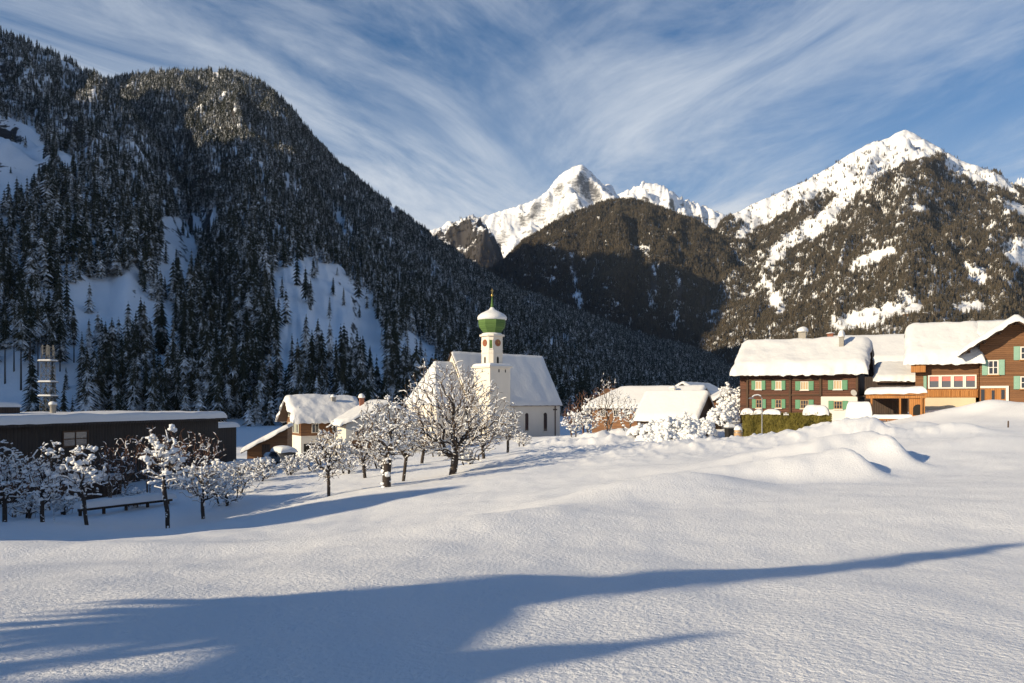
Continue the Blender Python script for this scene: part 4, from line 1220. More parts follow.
def crown_tree(rg, H, trunk_h, w, n, stems=1, lean=0.0, droop=.0, bf=.35, tip=.011, low=.8, flat=1.0, seed=0):
    """branching skeleton that fills a crown: every twig end is joined to the wood along the cheapest path"""
    P_ = []; par = []; plen = []
    for k in range(stems):
        a = k * 2.4 + rg.uniform(0, 1); o = (0 if stems == 1 else .22)
        b0 = np.array([math.cos(a) * o, math.sin(a) * o, -.35]); d = np.array([math.cos(a) * .22 * (stems > 1) + lean, math.sin(a) * .22 * (stems > 1), 1.0])
        m = max(4, int(trunk_h / .3)); last = -1; p = b0.copy()
        for j in range(m + 1):
            P_.append(p.copy()); par.append(last); plen.append(0 if last < 0 else plen[last] + np.linalg.norm(p - P_[last])); last = len(P_) - 1
            d = d + np.array([rg.normal(0, .07), rg.normal(0, .07), 0]); p = p + d / np.linalg.norm(d) * (trunk_h + .35) / m
    ntr = len(P_)
    T = []
    zb = trunk_h * low
    while len(T) < n:
        u = rg.normal(0, 1, 3); u /= np.linalg.norm(u); r = rg.random() ** .42
        lob = 1 + .30 * float(perlin(np.array([u[0] * 1.6 + seed * 3.3]), np.array([u[1] * 1.6 + u[2] * 1.2]))[0])
        q = u * r * lob
        z = zb + (H - zb) * (.5 + .5 * q[2])
        wz = w * (1.0 - .25 * max(0, q[2]) * flat)
        T.append(np.array([q[0] * wz + lean * z * .6, q[1] * wz, z]))
    T = np.array(T); c0 = P_[ntr - 1]
    T = T[np.argsort(np.linalg.norm(T - c0, axis=1) + rg.normal(0, .25, n))]
    for t in T:
        A = np.array(P_); dist = np.linalg.norm(A - t, axis=1)
        back = np.maximum(0, A[:, 2] - t[2]) * (.5 - .4 * droop)
        cost = dist + bf * np.array(plen) + back + np.where(np.arange(len(A)) < ntr * .55, 2.0, 0)
        i = int(np.argmin(cost)); L = dist[i]; m = max(2, min(6, int(L / .22)))
        a = A[i]; side = rg.normal(0, .10, 3) * L; last = i
        for j in range(1, m + 1):
            f = j / m
            p = a + (t - a) * f + side * math.sin(f * math.pi) + np.array([0, 0, (.18 * math.sin(f * math.pi) - droop * .35 * f * f) * L])
            P_.append(p); par.append(last); plen.append(plen[last] + np.linalg.norm(p - P_[last])); last = len(P_) - 1
    m = len(P_); A2 = np.zeros(m); kids = np.zeros(m, int)
    for i in range(m - 1, -1, -1):
        if kids[i] == 0: A2[i] = tip ** 2.3
        if par[i] >= 0: A2[par[i]] += A2[i]; kids[par[i]] += 1
    Rr = A2 ** (1 / 2.3)
    return [(P_[par[i]], P_[i], Rr[par[i]] if kids[par[i]] < 2 or i < ntr else Rr[i] * 1.12, Rr[i], 0 if i < ntr else 1 if Rr[i] > tip * 3.2 else 2) for i in range(m) if par[i] >= 0]


def snowy_tree(name, label, cat, x, y, H, seed, group=None, trunk_h=1.2, w=2.0, n=300, snow=.04, blob=.10, nblob=.2, stems=1, mats=None, lean=0.0, droop=0.0, plaster=.4, zoff=0.0, rz=0.0, tip=.011, dens=.85, bf=.35, low=.8, flat=1.0, trunk_r=None):
    rg = np.random.default_rng(seed)
    S = crown_tree(rg, H, trunk_h, w, n, stems, lean, droop, bf, tip, low, flat, seed)
    r0 = max(q[2] for q in S)
    if trunk_r: S = [(a, b, c * trunk_r / r0 if e == 0 else c, d * trunk_r / r0 if e == 0 else d, e) for a, b, c, d, e in S]; r0 = trunk_r
    trunk_r = r0
    t = thing(name, label, cat, (x, y, gz(x, y) + zoff), rz, group)
    big = [s for s in S if s[4] <= 1]; fine = [s for s in S if s[4] > 1]
    m1, m2 = mats or (M['trunkbark'], M['twig'])
    V, Fq = tubes(big, 8); mesh_np('trunk', V, Fq, [m1], parent=t)
    if fine:
        V, Fq = tubes(fine, 4); mesh_np('branches', V, Fq, [m2], parent=t)
    if snow > 0:
        seg = []; cs = []; rs = []
        for a, b, c, d, e in S:
            v = b - a; L = np.linalg.norm(v); hor = 1 - abs(v[2]) / (L + 1e-9)
            if e == 0:
                continue
            if rg.random() > (.22 + 1.0 * hor) * dens: continue
            w = snow * rg.uniform(.55, 1.25) * (1.6 if e == 1 else 1.0 if e == 2 else .8)
            o = np.array([rg.normal(0, .006), rg.normal(0, .006), c * .6 + w * .75])
            seg.append((a + o, b + o, w, w * .85))
            if rg.random() < nblob:
                rr = blob * rg.uniform(.3, 1.2); base = b + np.array([0, 0, c * .5 + w * .5]); uv = v / (L + 1e-9)
                for q in range(3 if rr > .06 else 1):      # a clump is a few small heaps strung along the branch
                    cs.append(base - uv * rr * (.75 * q) + rg.normal(0, rr * .28, 3) * np.array([1, 1, .4])); rs.append(rr * rg.uniform(.55, .85))
        if plaster:
            for a, b, c, d, e in S:
                if e == 0:
                    for q in range(5):
                        u = rg.random(); an = rg.uniform(0, 6.28); p = a + (b - a) * u
                        cs.append(p + np.array([math.cos(an), math.sin(an), 0]) * c * .8); rs.append(min(.16, trunk_r * rg.uniform(.25, .75) * plaster * 1.4))
        V, Fq = tubes(seg, 5); bv, bf = blobs(cs, rs, rg)
        mesh_np('snow', np.concatenate([V, bv]), Fq, [M['clump']], parent=t, faces3=bf + len(V))
    return t


def gxy(px, Y): return PX(px, Y), Y


ORCH = 'snowy fruit trees of the orchard below the village'
def orchard(px, Y, H, seed, label, **kw):
    x, y = gxy(px, Y); snowy_tree('fruit_tree', label, 'tree', x, y, H, seed, ORCH, **kw)


orchard(452, 55, 7.9, 21, 'largest wide fruit tree with brown twigs lined with snow, in front of the church', trunk_h=1.9, w=4.6, n=1750, snow=.033, blob=.07, nblob=.12, dens=.80, low=.45, tip=.012, trunk_r=.25, bf=.42)
orchard(387, 47, 5.5, 33, 'fruit tree with a thick snow plastered trunk and heavy white crown', trunk_h=2.0, w=2.05, n=900, snow=.040, blob=.12, nblob=.16, dens=.85, plaster=.9, low=.7, trunk_r=.25)
orchard(403, 53, 4.7, 35, 'thin trunked snowy tree just right of the thick plastered trunk', trunk_h=1.9, w=1.5, n=480, snow=.034, blob=.09, nblob=.12, low=.8, trunk_r=.11)
orchard(329, 47, 4.4, 37, 'small weeping tree with hanging snowy twigs in front of the small chalet', trunk_h=1.8, w=1.3, n=520, snow=.036, blob=.10, nblob=.14, droop=1.0, low=.5, trunk_r=.10)
orchard(168, 43, 5.6, 41, 'tall pruned tree with dark forked trunk and a big snow clump on top', trunk_h=3.2, w=1.35, n=200, snow=.05, blob=.22, nblob=.24, lean=-.06, plaster=.5, low=.62, trunk_r=.12)
orchard(203, 46, 3.6, 43, 'low spreading tree full of round snow clumps right of the tall pruned tree', trunk_h=1.3, w=1.9, n=460, snow=.040, blob=.13, nblob=.2, low=.75, trunk_r=.11)
orchard(88, 42, 4.2, 45, 'pruned tree with a bent dark trunk and one long arm to the right', trunk_h=2.3, w=1.35, n=170, snow=.045, blob=.19, nblob=.22, lean=-.16, low=.6, trunk_r=.10)
orchard(48, 42, 4.3, 47, 'bushy little fruit tree forking close to the ground near the left edge', trunk_h=1.2, w=1.25, n=320, snow=.040, blob=.14, nblob=.18, stems=2, low=.7, trunk_r=.11)
orchard(4, 43, 4.3, 49, 'snow covered fruit tree cut by the left edge of the picture', trunk_h=1.5, w=1.7, n=440, snow=.04, blob=.13, nblob=.18, low=.7, trunk_r=.12)
orchard(508, 74, 4.0, 51, 'small snowy tree at the foot of the church tower', trunk_h=1.4, w=1.4, n=420, snow=.034, blob=.08, nblob=.12, low=.7)
orchard(484, 68, 4.6, 53, 'snowy twiggy tree between the largest orchard tree and the church tower', trunk_h=1.4, w=2.1, n=620, snow=.032, blob=.08, nblob=.12, low=.6)
orchard(422, 70, 5.0, 54, 'snowy tree behind the largest orchard tree on its left', trunk_h=1.4, w=1.9, n=600, snow=.034, blob=.09, nblob=.12, low=.6)
orchard(366, 60, 4.2, 55, 'snowy twiggy tree in front of the white house, left of the plastered trunk', trunk_h=1.2, w=1.5, n=480, snow=.034, blob=.09, nblob=.12, low=.6)

GARD = 'snowy trees and bushes beside the wide house'
for px, Y, H, sd, st, wd, n_, lab in [(574, 100, 3.6, 61, 3, 1.7, 240, 'leftmost low snowy bush in front of the wide brown house'), (590, 99, 5.0, 62, 2, 1.6, 280, 'rounded snowy tree left of the many stemmed tree'), (608, 97, 6.8, 63, 4, 2.0, 360, 'tall many stemmed grey tree with upright snowy twigs before the wide house'), (627, 96, 4.4, 64, 3, 1.3, 200, 'snowy tree just left of the small barn')]:
    x, y = gxy(px, Y)
    snowy_tree('snowy_tree', lab, 'tree', x, y, H, sd, GARD, trunk_h=1.0, w=wd, n=n_, snow=.05 if st < 4 else .034, blob=.19 if st < 4 else .11, nblob=.25 if st < 4 else .10, stems=st, low=.4, dens=.8 if st < 4 else .55)
for px, Y, H, sd, lab in [(727, 106, 4.8, 66, 'snow laden tree in front of the small brown gabled house'), (739, 101, 4.2, 67, 'snow laden tree close to the left corner of the log chalet')]:
    x, y = gxy(px, Y)
    snowy_tree('snowy_tree', lab, 'tree', x, y, H, sd, GARD, trunk_h=1.0, w=1.5, n=240, snow=.075, blob=.24, nblob=.45, low=.5, dens=.9)
for k, (px, Y, H) in enumerate([(572, 178, 8), (583, 172, 10), (597, 176, 11), (611, 174, 11), (622, 180, 9)]):
    x, y = gxy(px, Y)
    snowy_tree('bare_tree', 'bare reddish brown tree without snow rising behind the wide house', 'tree', x, y, H, 70 + k, 'bare brown trees behind the wide house', trunk_h=2.5, w=2.5, n=260, snow=0, mats=(M['brown_twig'], M['brown_twig']), tip=.022, low=.7)
for k, (px, Y, H) in enumerate([(112, 56, 4.0), (126, 57, 4.4), (150, 57, 4.6), (172, 59, 4.4), (190, 62, 4.3), (207, 64, 4.0), (28, 50, 3.9), (14, 47, 3.6), (52, 51, 3.4)]):
    x, y = gxy(px, Y)
    snowy_tree('bare_shrub', 'tall brown twiggy shrub with specks of snow against the black wall', 'shrub', x, y, H, 80 + k, 'twiggy shrubs along the black wall', trunk_h=.8, w=1.3, n=190, snow=.028, blob=.10, nblob=.10, dens=.5, stems=3, mats=(M['twig'], M['brown_twig']), low=.5, tip=.010, flat=-.3)

HOL = 'low snowy bushes in the hollow'
for k, (px, Y, H) in enumerate([(66, 48, 1.3), (135, 50, 1.3), (224, 50, 2.3), (240, 56, 2.5), (262, 62, 2.0), (292, 66, 1.7), (312, 68, 2.0), (346, 64, 1.8), (380, 66, 1.9), (436, 78, 2.0), (468, 62, 1.2), (522, 92, 1.7), (340, 86, 2.2), (30, 46, 1.5)]):
    x, y = gxy(px, Y)
    snowy_tree('snowy_bush', 'low rounded bush weighed down by snow in the hollow among the fruit trees', 'bush', x, y, H, 120 + k, HOL, trunk_h=.4, w=H * .72, n=230, snow=.042, blob=.14, nblob=.26, stems=3, plaster=0, low=.3, dens=.85, droop=.5)


def heaped_bush(label, x, y, w, h, seed, group):
    """a shrub all but buried: hundreds of small snow heaps over a dome of twigs"""
    rg = np.random.default_rng(seed)
    t = thing('snowy_bush', label, 'bush', (x, y, gz(x, y)), 0, group)
    n = 340; th = rg.uniform(0, 6.283, n); q = np.sqrt(rg.random(n)); lump = 1 + .35 * perlin(np.cos(th) * q * 2.2 + seed, np.sin(th) * q * 2.2)
    r = w * q; z = h * np.sqrt(np.maximum(0, 1 - (q * .96) ** 2)) * lump * rg.uniform(.55, 1.05, n)
    c = np.stack([r * np.cos(th), r * np.sin(th), z], -1)
    S = [(np.array([cc[0] * .2, cc[1] * .2, 0]), cc + np.array([rg.normal(0, .15), rg.normal(0, .15), rg.uniform(0, .3)]), .02, .008) for cc in c[:150]]
    V, Fq = tubes(S, 4); mesh_np('branches', V, Fq, [M['twig']], parent=t)
    V, Ft = blobs(c, rg.uniform(.09, .30, n), rg, .8)
    mesh_np('snow', V, None, [M['clump']], parent=t, faces3=Ft)


HEAP = 'bushes buried in snow in front of the small barn'
for k, (px, Y, w, h) in enumerate([(641, 90, 1.5, 1.3), (656, 88, 1.7, 1.8), (671, 87, 1.8, 2.2), (687, 87, 1.7, 2.4), (702, 87, 1.5, 2.0), (664, 83, 1.6, 1.4), (690, 83, 1.6, 1.4), (718, 92, 1.4, 2.3), (726, 96, 1.5, 2.9), (648, 83, 1.3, .9)]):
    x, y = gxy(px, Y)
    heaped_bush('bush buried under lumpy bright snow in the heap before the small barn', x, y, w, h, 200 + k, HEAP)

# ================================================================== GARDEN FURNITURE, HEDGE, FENCES
f = Fr(785, 85, -20, gz(PX(785, 85), 85) - .3)
hd = f.root('hedge', 'clipped yellow green hedge with caps of snow in front of the log chalet', 'hedge')
a, b = f.x(742.5), f.x(831); top = f.z(770, 413.5)
rg = np.random.default_rng(9)
M['hedge'] = mat_plain('hedge_leaves', (.115, .095, .012), .85, .5, 3.5, 0)
nx, nz = 90, 24
U = np.linspace(0, 1, nx); Z = np.linspace(0, 1, nz)
mb_v = []
prof = [(-.65, q) for q in np.linspace(-.8, .92, 16)] + [(-.5, 1.0), (0, 1.03), (.5, 1.0)] + [(.65, q) for q in np.linspace(.9, -.8, 8)]
XX = a + (b - a) * U[:, None] + 0 * np.zeros((1, len(prof)))
YY = np.array([p[0] for p in prof])[None] + .5 + 0 * XX; ZZ = np.array([p[1] for p in prof])[None] * top + 0 * XX
nn = fbm(XX * 1.4, ZZ * .5 + YY, 4)
YY = YY + nn * .22 * np.sign(YY - .5); ZZ = ZZ + fbm(XX * .8, YY, 3) * .14
ends = np.stack([XX, YY, ZZ], -1).reshape(-1, 3)
mesh_np('foliage', ends, grid_faces(nx, len(prof))[:, ::-1], [M['hedge']], parent=hd)
n = 9000; lx = rg.uniform(a - .1, b + .1, n); lz = rg.uniform(-.3, top * 1.02, n); ly = np.where(rg.random(n) < .85, -.15, 1.15) + rg.normal(0, .12, n) + .22 * fbm(lx * 1.4, lz * .5, 4) * -1
c = np.stack([lx, ly, lz], -1); w = rg.uniform(.02, .05, n); h_ = rg.uniform(.08, .2, n); an = rg.uniform(-.9, .9, n)
V = np.stack([c + np.stack([-w * np.cos(an), -w * np.sin(an), 0 * w], -1), c + np.stack([w * np.cos(an), w * np.sin(an), 0 * w], -1), c + np.stack([rg.normal(0, .04, n), -.04 + 0 * w, h_], -1)], 1).reshape(-1, 3)
mesh_np('leaf_sprays', V, None, [M['hedge']], parent=hd, faces3=np.arange(3 * n).reshape(-1, 3), smooth=False)
for k, (pa, pb, hh) in enumerate([(741, 754, .62), (753.5, 764, .5), (764, 780, .55), (783, 789, .22), (803, 829, .95)]):
    xa, xb = f.x(pa), f.x(pb)
    sheet('hedge_snow', lambda X, Y: top * .97 + .0 * X, xa, xb, -.35, 1.3, hh, [M['snow']], hd, nx=26, ny=20, seed=90 + k, wob=.15, rr=.5)

x, y = gxy(762, 80); zb_ = gz(x, y)
lp = thing('street_lamp', 'thin grey street lamp with a curved snowy arm beside the hedge', 'street lamp', (x, y, zb_), 0)
Hl = EYE - (398 - HY) / F * y - zb_
mb = MB(); mb.tube([(0, 0, -.3), (0, 0, Hl * .5), (0, 0, Hl)], [.07, .06, .05], 10); po = mb.build('pole', M['metal'], lp)
arm = [(0, 0, Hl - .02), (-.12, 0, Hl + .16), (-.4, 0, Hl + .27), (-.75, 0, Hl + .22), (-1.0, 0, Hl + .05)]
mb = MB(); mb.tube(arm, [.045, .04, .04, .035, .03], 8); mb.build('arm', M['metal'], lp)
mb = MB(); mb.prism([(-1.35, Hl - .08), (-.85, Hl - .05), (-.85, Hl + .05), (-1.25, Hl + .06)], -.12, .12, 'y'); mb.build('lamp_head', M['metal'], lp)
V, Fq = tubes([(np.array(arm[i]) + [0, 0, .07], np.array(arm[i + 1]) + [0, 0, .07], .06, .06) for i in range(1, 4)], 6); mesh_np('snow', V, Fq, [M['snow']], parent=lp)

# square block of snow on a low stand, snow capped rail
f = Fr(858, 79, -24, gz(PX(858, 79), 79))
st = f.root('garden_stand', 'low wooden stand buried under a tall square block of snow', 'stand')
a, b = f.x(846), f.x(872); zt = f.z(858, 419.5)
mb = MB(); mb.box(a, b, -.1, 1.3, zt - .08, zt); mb.box(a, b, -.14, -.10, zt - .28, zt - .1); mb.build('boards', M['brownwood'], st)
for q in (a + .1, b - .55, b - .1):
    for yy in (-.05, 1.2):
        mb = MB(); mb.box(q - .05, q + .05, yy - .05, yy + .05, -1.2, zt - .083); mb.build('leg', M['brownwood'], st)
sheet('snow_block', lambda X, Y: zt + .0 * X, a - .05, b + .05, -.15, 1.4, f.z(858, 402) - zt, [M['snow']], st, nx=34, ny=24, seed=101, rr=.35, lump=.05)
f = Fr(893, 77, -24, gz(PX(893, 77), 77))
rl = f.root('rail_fence', 'low wooden rail under a long roll of snow in front of the carport', 'fence')
a, b = f.x(873), f.x(912); zt = f.z(893, 419)
mb = MB(); mb.box(a, b, -.05, .3, zt - .14, zt); mb.build('rail', M['orangewood'], rl)
for q in np.linspace(a + .2, b - .2, 4):
    mb = MB(); mb.box(q - .06, q + .06, .05, .17, -1.2, zt - .143); mb.build('post', M['brownwood'], rl)
sheet('rail_snow', lambda X, Y: zt + .0 * X, a - .1, b + .1, -.2, .5, .42, [M['snow']], rl, nx=50, ny=14, seed=103, rr=.25, lump=.08)

x, y = gxy(738, 84); bz = gz(x, y)
br = thing('barrel', 'tan wooden barrel with a round cap of snow left of the hedge', 'barrel', (x, y, bz))
mb = MB(); mb.lathe([(.36, -.1), (.42, .3), (.42, .7), (.36, 1.05)], 18); bo = mb.build('staves', M['lightwood'], br)
mb = MB(); mb.lathe([(.425, .28), (.43, .29), (.43, .35), (.425, .36)], 18); mb.lathe([(.425, .72), (.43, .73), (.43, .79), (.42, .8)], 18); mb.build('hoops', M['metal'], br)
snow_cap('snow', br, 0, 0, 1.05, .42, .42, .5, 12)
x, y = gxy(730, 86); bz = gz(x, y)
bi = thing('rubbish_bin', 'dark square bin with a snowy lid beside the barrel', 'bin', (x, y, bz), R(15))
mb = MB(); mb.prism([(-.38, 0), (.38, 0), (.45, 1.1), (-.45, 1.1)], -.42, .42, 'y'); mb.build('body', M['dark'], bi)
mb = MB(); mb.box(-.49, .49, -.47, .47, 1.103, 1.18); mb.build('lid', M['metal'], bi)
sheet('snow', lambda X, Y: 1.183 + .0 * X, -.5, .5, -.48, .48, .35, [M['snow']], bi, nx=16, ny=16, seed=105)

x, y = gxy(1008, 54); stz = gz(x, y)
sk = MB(); sk.tube([(0, 0, -.4), (.02, 0, .45)], [.05, .045], 8); so_ = sk.build('stake', M['timber']); so_.location = (x, y, stz); tag(so_, 'short dark stake sticking out of the snow near the right edge', 'stake')

# low walls and rail in the hollow on the left
def low_wall(name, label, cat, p0, p1, h, mat, seed, posts=False):
    (x0, y0), (x1, y1) = p0, p1
    L = math.hypot(x1 - x0, y1 - y0); z = min(gz(x0, y0), gz(x1, y1))
    t = thing(name, label, cat, (x0, y0, z), math.atan2(y1 - y0, x1 - x0))
    mb = MB()
    if posts: mb.box(0, L, -.06, .06, h - .17, h)
    else: mb.box(0, L, -.2, .2, -.8, h)
    mb.build('rail' if posts else 'wall', mat, t)
    if posts:
        for q in np.linspace(.2, L - .2, 5):
            mb = MB(); mb.box(q - .07, q + .07, .061, .2, -.8, h); mb.build('post', mat, t)
    sheet('snow', lambda X, Y: h + .0 * X, -.1, L + .1, -.4, .42, .42, [M['snow']], t, nx=60, ny=14, seed=seed, rr=.3, lump=.2)


low_wall('garden_wall', 'dark low garden wall under snow between fruit trees and black building', 'wall', gxy(38, 53), gxy(120, 58), 1.35, M['darkwood'], 111)
low_wall('rail_fence', 'long low dark rail under snow behind the pruned fruit trees', 'fence', gxy(78, 46), gxy(172, 51), .45, M['darkwood'], 113, True)
low_wall('garden_wall', 'short low wall in the snow in front of the brown shed', 'wall', gxy(206, 62), gxy(268, 72), .9, M['stone'], 115)

# car under snow
x, y = gxy(281, 74); cz = gz(x, y)
pc_ = thing('parked_car', 'car buried under snow with only its bluish windscreen showing, before the brown shed', 'car', (x, y, cz), R(-52))
body = [(-2.1, .35), (-2.1, .78), (-1.95, .98), (-1.0, 1.05), (-.35, 1.52), (1.2, 1.55), (1.95, 1.08), (2.1, .95), (2.1, .35)]
mb = MB(); mb.prism(body, -.85, .85, 'y'); bd = mb.build('body', M['metal'], pc_, .06)
for sx in (-1.3, 1.3):
    for sy in (-.82, .82):
        mb = MB(); mb.prism([(sx + .33 * math.cos(t), .33 + .33 * math.sin(t)) for t in np.linspace(0, 2 * math.pi, 18, endpoint=False)], sy - .1, sy + .1, 'y'); w_ = mb.build('wheel', M['dark'], pc_)
mb = MB(); mb.add([(-.98, -.72, 1.085), (-.98, .72, 1.085), (-.40, .62, 1.50), (-.40, -.62, 1.50)], [(0, 1, 2, 3)]); mb.add([(-1.0, -.72, 1.06), (-1.0, .72, 1.06), (-.42, .62, 1.47), (-.42, -.62, 1.47)], [(3, 2, 1, 0)]); mb.build('windscreen', M['paleglass'], pc_)
for sy in (-.865, .865):
    mb = MB(); mb.box(-.3, 1.2, sy - .012, sy + .012, 1.08, 1.42); mb.build('side_window', M['glass'], pc_)
sheet('roof_snow', lambda X, Y: 1.5 - .10 * np.abs(Y) + 0 * X, -.55, 2.0, -.82, .82, .5, [M['snow']], pc_, nx=30, ny=22, seed=117)
sheet('bonnet_snow', lambda X, Y: 1.0 + .03 * X, -2.15, -1.0, -.85, .85, .38, [M['snow']], pc_, nx=24, ny=22, seed=118)

# far huts on the meadow below the snowy mountain
for k, (px, py) in enumerate([(906, 316), (917, 315), (927, 316)]):
    p = hit(HD, px, py)
    t = thing('hay_hut', 'tiny brown hut with snowy roof far off on the meadow under the mountain', 'hut', (p[0], p[1], p[2]), R(-25 + 20 * k), 'far huts on the mountain meadow')
    gable_walls(t, 16, 12, 7, 4, M['brownwood'], x0=-8)
    sheet('roof_snow', lambda X, Y: 7 + 4 * (1 - np.abs(Y - 6) / 6), -9, 9, -1.5, 13.5, 1.6, [M['snow']], t, nx=16, ny=16, seed=120 + k)

# ================================================================== UNSEEN CASTERS ADDED OUTSIDE THE LEFT EDGE FOR THE LONG SHADOWS
def caster_house(label, xc, y0, W, zbase, zeave, rise, L, seed):
    t = thing('farmhouse', label, 'house', (xc, y0, zbase), 0)  # unseen house, added for the shade it casts on the hollow
    h = zeave - zbase
    mb = MB(); mb.prism([(0, -1.5), (W, -1.5), (W, h), (W / 2, h + rise), (0, h)], -L, 0, 'x'); mb.build('wall', M['logs'], t)
    roof_pair(t, lambda X, Y: h + rise * (1 - np.abs(Y - W / 2) / (W / 2)), -L - .8, .9, -.6, W + .6, .8, .2, seed=seed)
    for k in range(3):
        for zz in (1.2, 4.0): window(t, 0, W * (.25 + .25 * k), zz, R(90), 1.1, 1.3, M['frame'], M['glass'], 2, 1, M['green'])


caster_house('tall unseen house added outside the left edge to shade the hollow', -50, 9.0, 11.5, gz(-50, 12), 11.3, 4.4, 12, 131)
caster_house('lower unseen house added beside the tall one to shade the hollow', -52, 23.5, 12, gz(-52, 28), 8.0, 2.9, 12, 133)
z0 = gz(-16, -2)
ws = thing('shadow_screen', 'unseen wall and narrow roof added outside the left edge to shape the foreground shadow', 'shelter', (-16, 0, z0))  # unseen screen added, outline and gap cut for the foreground shadow
mb = MB(); ht = 5.15 - z0
mb.box(-.1, .1, -9, -1.45, -.5, ht); mb.build('wall', M['darkwood'], ws)
for ya, yb in ((-9, -2.55), (-1.6, -1.45)):
    mb = MB(); mb.box(-.1, .1, ya, yb, ht + .003, ht + .545); mb.build('top_board', M['darkwood'], ws)
sheet('roof', lambda X, Y: ht + .55 + .0 * X, -.4, .4, -9.3, .35, .14, [M['timber']], ws, flat=True, nx=4, ny=12)
sheet('roof_snow', lambda X, Y: ht + .695 + .0 * X, -.45, .45, -9.35, .4, .42, [M['snow']], ws, nx=20, ny=60, seed=135, lump=.05)
for (xx, yy, top, w, bare_, lab) in ((-17.5, -1.0, 10.3, 1.7, .56, 'slender unseen spruce added for the long tip of the foreground shadow'), (-17.5, -4.2, 7.7, 3.0, .42, 'shorter unseen spruce added for the second lobe of the foreground shadow')):
    z = gz(xx, yy); h = top - z  # unseen tree added, crown shaped for the tips of the foreground shadow
    V, T = conifer_arrays(int(top * 10), 18, 16, bare=bare_, slim=w / h)
    V = V * np.array([h, h, h])
    o = link('spruce', raw_mesh('spruce', V, T, [M['needles']])); o.location = (xx, yy, z); tag(o, lab, 'spruce')
    tr = bpy.data.objects.new('trunk', trunk_mesh('trunk', .016)); COL.objects.link(tr); tr.parent = o; tr.scale = (h, h, h)
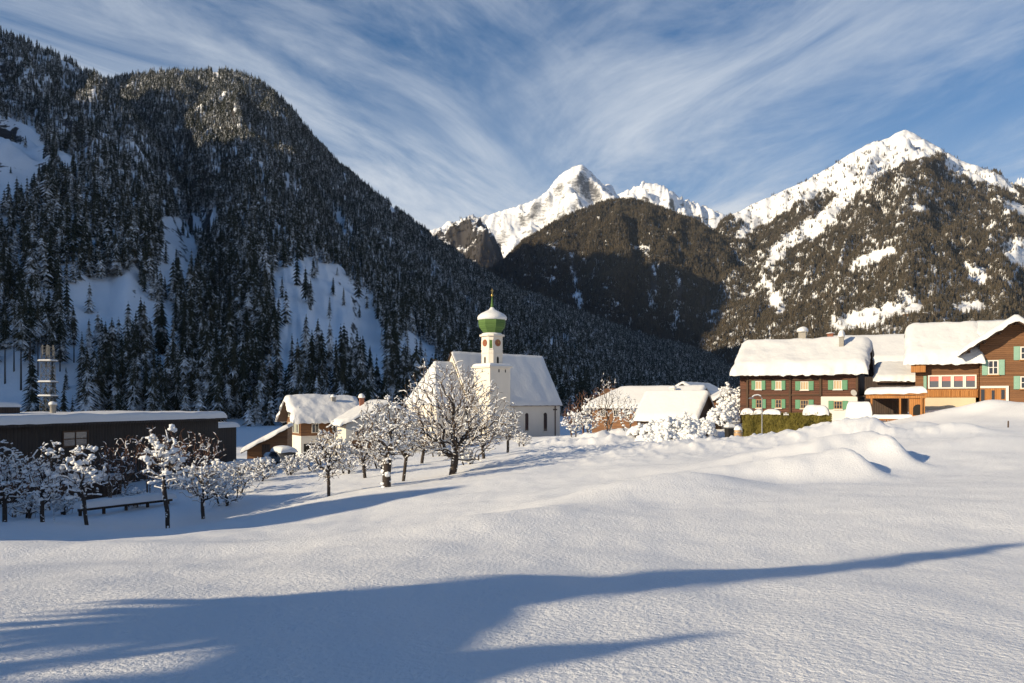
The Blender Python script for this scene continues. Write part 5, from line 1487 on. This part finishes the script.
# ================================================================== SKY, SUN, CAMERA
def build_world():
    w = bpy.data.worlds.new('World'); SC.world = w; w.use_nodes = True
    t = w.node_tree; bg = t.nodes['Background']
    sky = N(t, 'ShaderNodeTexSky', sky_type='NISHITA'); sky.sun_disc = False
    sky.sun_elevation = R(SUN_EL); sky.sun_rotation = R(240)
    sky.altitude = 1200; sky.air_density = 1.0; sky.dust_density = .3; sky.ozone_density = 3.0
    tc = N(t, 'ShaderNodeTexCoord'); d = tc.outputs['Generated']
    sp = N(t, 'ShaderNodeSeparateXYZ'); t.links.new(d, sp.inputs[0])
    zz = math_(t, 'ADD', math_(t, 'MAXIMUM', sp.outputs['Z'], 0.0), .16)
    u = math_(t, 'DIVIDE', sp.outputs['X'], zz); v = math_(t, 'DIVIDE', sp.outputs['Y'], zz)
    cb = N(t, 'ShaderNodeCombineXYZ'); t.links.new(u, cb.inputs[0]); t.links.new(v, cb.inputs[1])
    # warp so that the bands fan and curl
    wn = N(t, 'ShaderNodeTexNoise', i_Scale=.40, i_Detail=3.0); t.links.new(cb.outputs[0], wn.inputs['Vector'])
    wv = N(t, 'ShaderNodeVectorMath', operation='MULTIPLY_ADD'); t.links.new(wn.outputs['Color'], wv.inputs[0])
    wv.inputs[1].default_value = (.55, .55, 0); t.links.new(cb.outputs[0], wv.inputs[2])
    def bands(rot, sc, loc):
        r_ = N(t, 'ShaderNodeMapping'); t.links.new(wv.outputs[0], r_.inputs['Vector']); r_.inputs['Rotation'].default_value = (0, 0, R(rot))
        s_ = N(t, 'ShaderNodeMapping'); t.links.new(r_.outputs[0], s_.inputs['Vector']); s_.inputs['Scale'].default_value = sc; s_.inputs['Location'].default_value = loc
        return s_.outputs[0]
    # two sets of bands: the left ones run away to the right, the right ones to the left
    side = ramp(t, math_(t, 'ADD', math_(t, 'MULTIPLY', u, .5), .5), [(.40, (0, 0, 0)), (.66, (1, 1, 1))], 'EASE')
    big = mixc(t, side, noise(t, .95, 3, .5, bands(44, (.8, .40, 1), (3.1, 1.7, 0)), .3), noise(t, .95, 3, .5, bands(-34, (.8, .46, 1), (7.3, 4.4, 0)), .3))
    st = mixc(t, side, noise(t, 1.7, 9, .66, bands(40, (2.6, .75, 1), (1, 0, 0)), .45), noise(t, 1.7, 9, .66, bands(-28, (2.2, .85, 1), (5, 2, 0)), .45))
    f = math_(t, 'ADD', math_(t, 'MULTIPLY', big, 1.0), math_(t, 'MULTIPLY', math_(t, 'SUBTRACT', st, .5), .75))
    cov = ramp(t, f, [(.30, (0, 0, 0)), (.76, (1, 1, 1))], 'EASE')
    low = math_(t, 'SUBTRACT', 1.0, math_(t, 'MULTIPLY', sp.outputs['Z'], 2.4), True)      # thicker veil towards the horizon
    cov = math_(t, 'ADD', math_(t, 'MULTIPLY', cov, .72), math_(t, 'MULTIPLY', math_(t, 'MULTIPLY', low, 1.75), math_(t, 'ADD', math_(t, 'MULTIPLY', st, .6), .2)), True)
    top = N(t, 'ShaderNodeMapRange', interpolation_type='SMOOTHSTEP'); t.links.new(sp.outputs['Z'], top.inputs[0]); top.inputs[1].default_value = .45; top.inputs[2].default_value = .62; top.inputs[3].default_value = 1; top.inputs[4].default_value = .0
    cov = math_(t, 'MULTIPLY', cov, top.outputs[0])
    hs = N(t, 'ShaderNodeHueSaturation', i_Saturation=1.45, i_Value=.88); t.links.new(sky.outputs[0], hs.inputs['Color'])
    c = mixc(t, cov, hs.outputs[0], (5.8, 6.3, 7.0))
    t.links.new(c, bg.inputs['Color']); bg.inputs['Strength'].default_value = .08




def build_haze():
    m = bpy.data.materials.new('haze'); m.use_nodes = True; t = m.node_tree
    t.nodes.remove(t.nodes['Principled BSDF'])
    v = N(t, 'ShaderNodeVolumePrincipled'); v.inputs['Color'].default_value = (.62, .78, 1.0, 1); v.inputs['Density'].default_value = 2.0e-5; v.inputs['Anisotropy'].default_value = .2
    t.links.new(v.outputs[0], t.nodes['Material Output'].inputs['Volume'])
    mb = MB(); mb.box(-16000, 16000, -16000, 16000, -420, 2250); o = mb.build('haze', m)
    tag(o, kind='stuff')


build_haze()
build_world()
sun = bpy.data.lights.new('sun', 'SUN'); sun.energy = 4.7; sun.angle = R(.5); sun.color = (1.0, .83, .57)
so = bpy.data.objects.new('sun', sun); COL.objects.link(so)
so.rotation_euler = (R(90 - SUN_EL), 0, R(SUN_AZ - 90)); so.location = (-60, -40, 60)

cam = bpy.data.cameras.new('camera'); co_ = bpy.data.objects.new('camera', cam); COL.objects.link(co_)
cam.sensor_width = 36; cam.lens = 36 * F / 1024; cam.shift_y = (HY - 341.5) / 1024
cam.clip_start = .1; cam.clip_end = 40000
co_.location = (0, 0, EYE); co_.rotation_euler = (R(90), 0, 0)
SC.camera = co_
SC.view_settings.view_transform = 'Standard'; SC.view_settings.look = 'None'
SC.view_settings.gamma = 1.0; SC.view_settings.use_curve_mapping = False
SC.view_settings.exposure = 0.56
SC.cycles.max_bounces = 6; SC.cycles.diffuse_bounces = 4; SC.cycles.use_denoising = True
SC.cycles.volume_bounces = 0
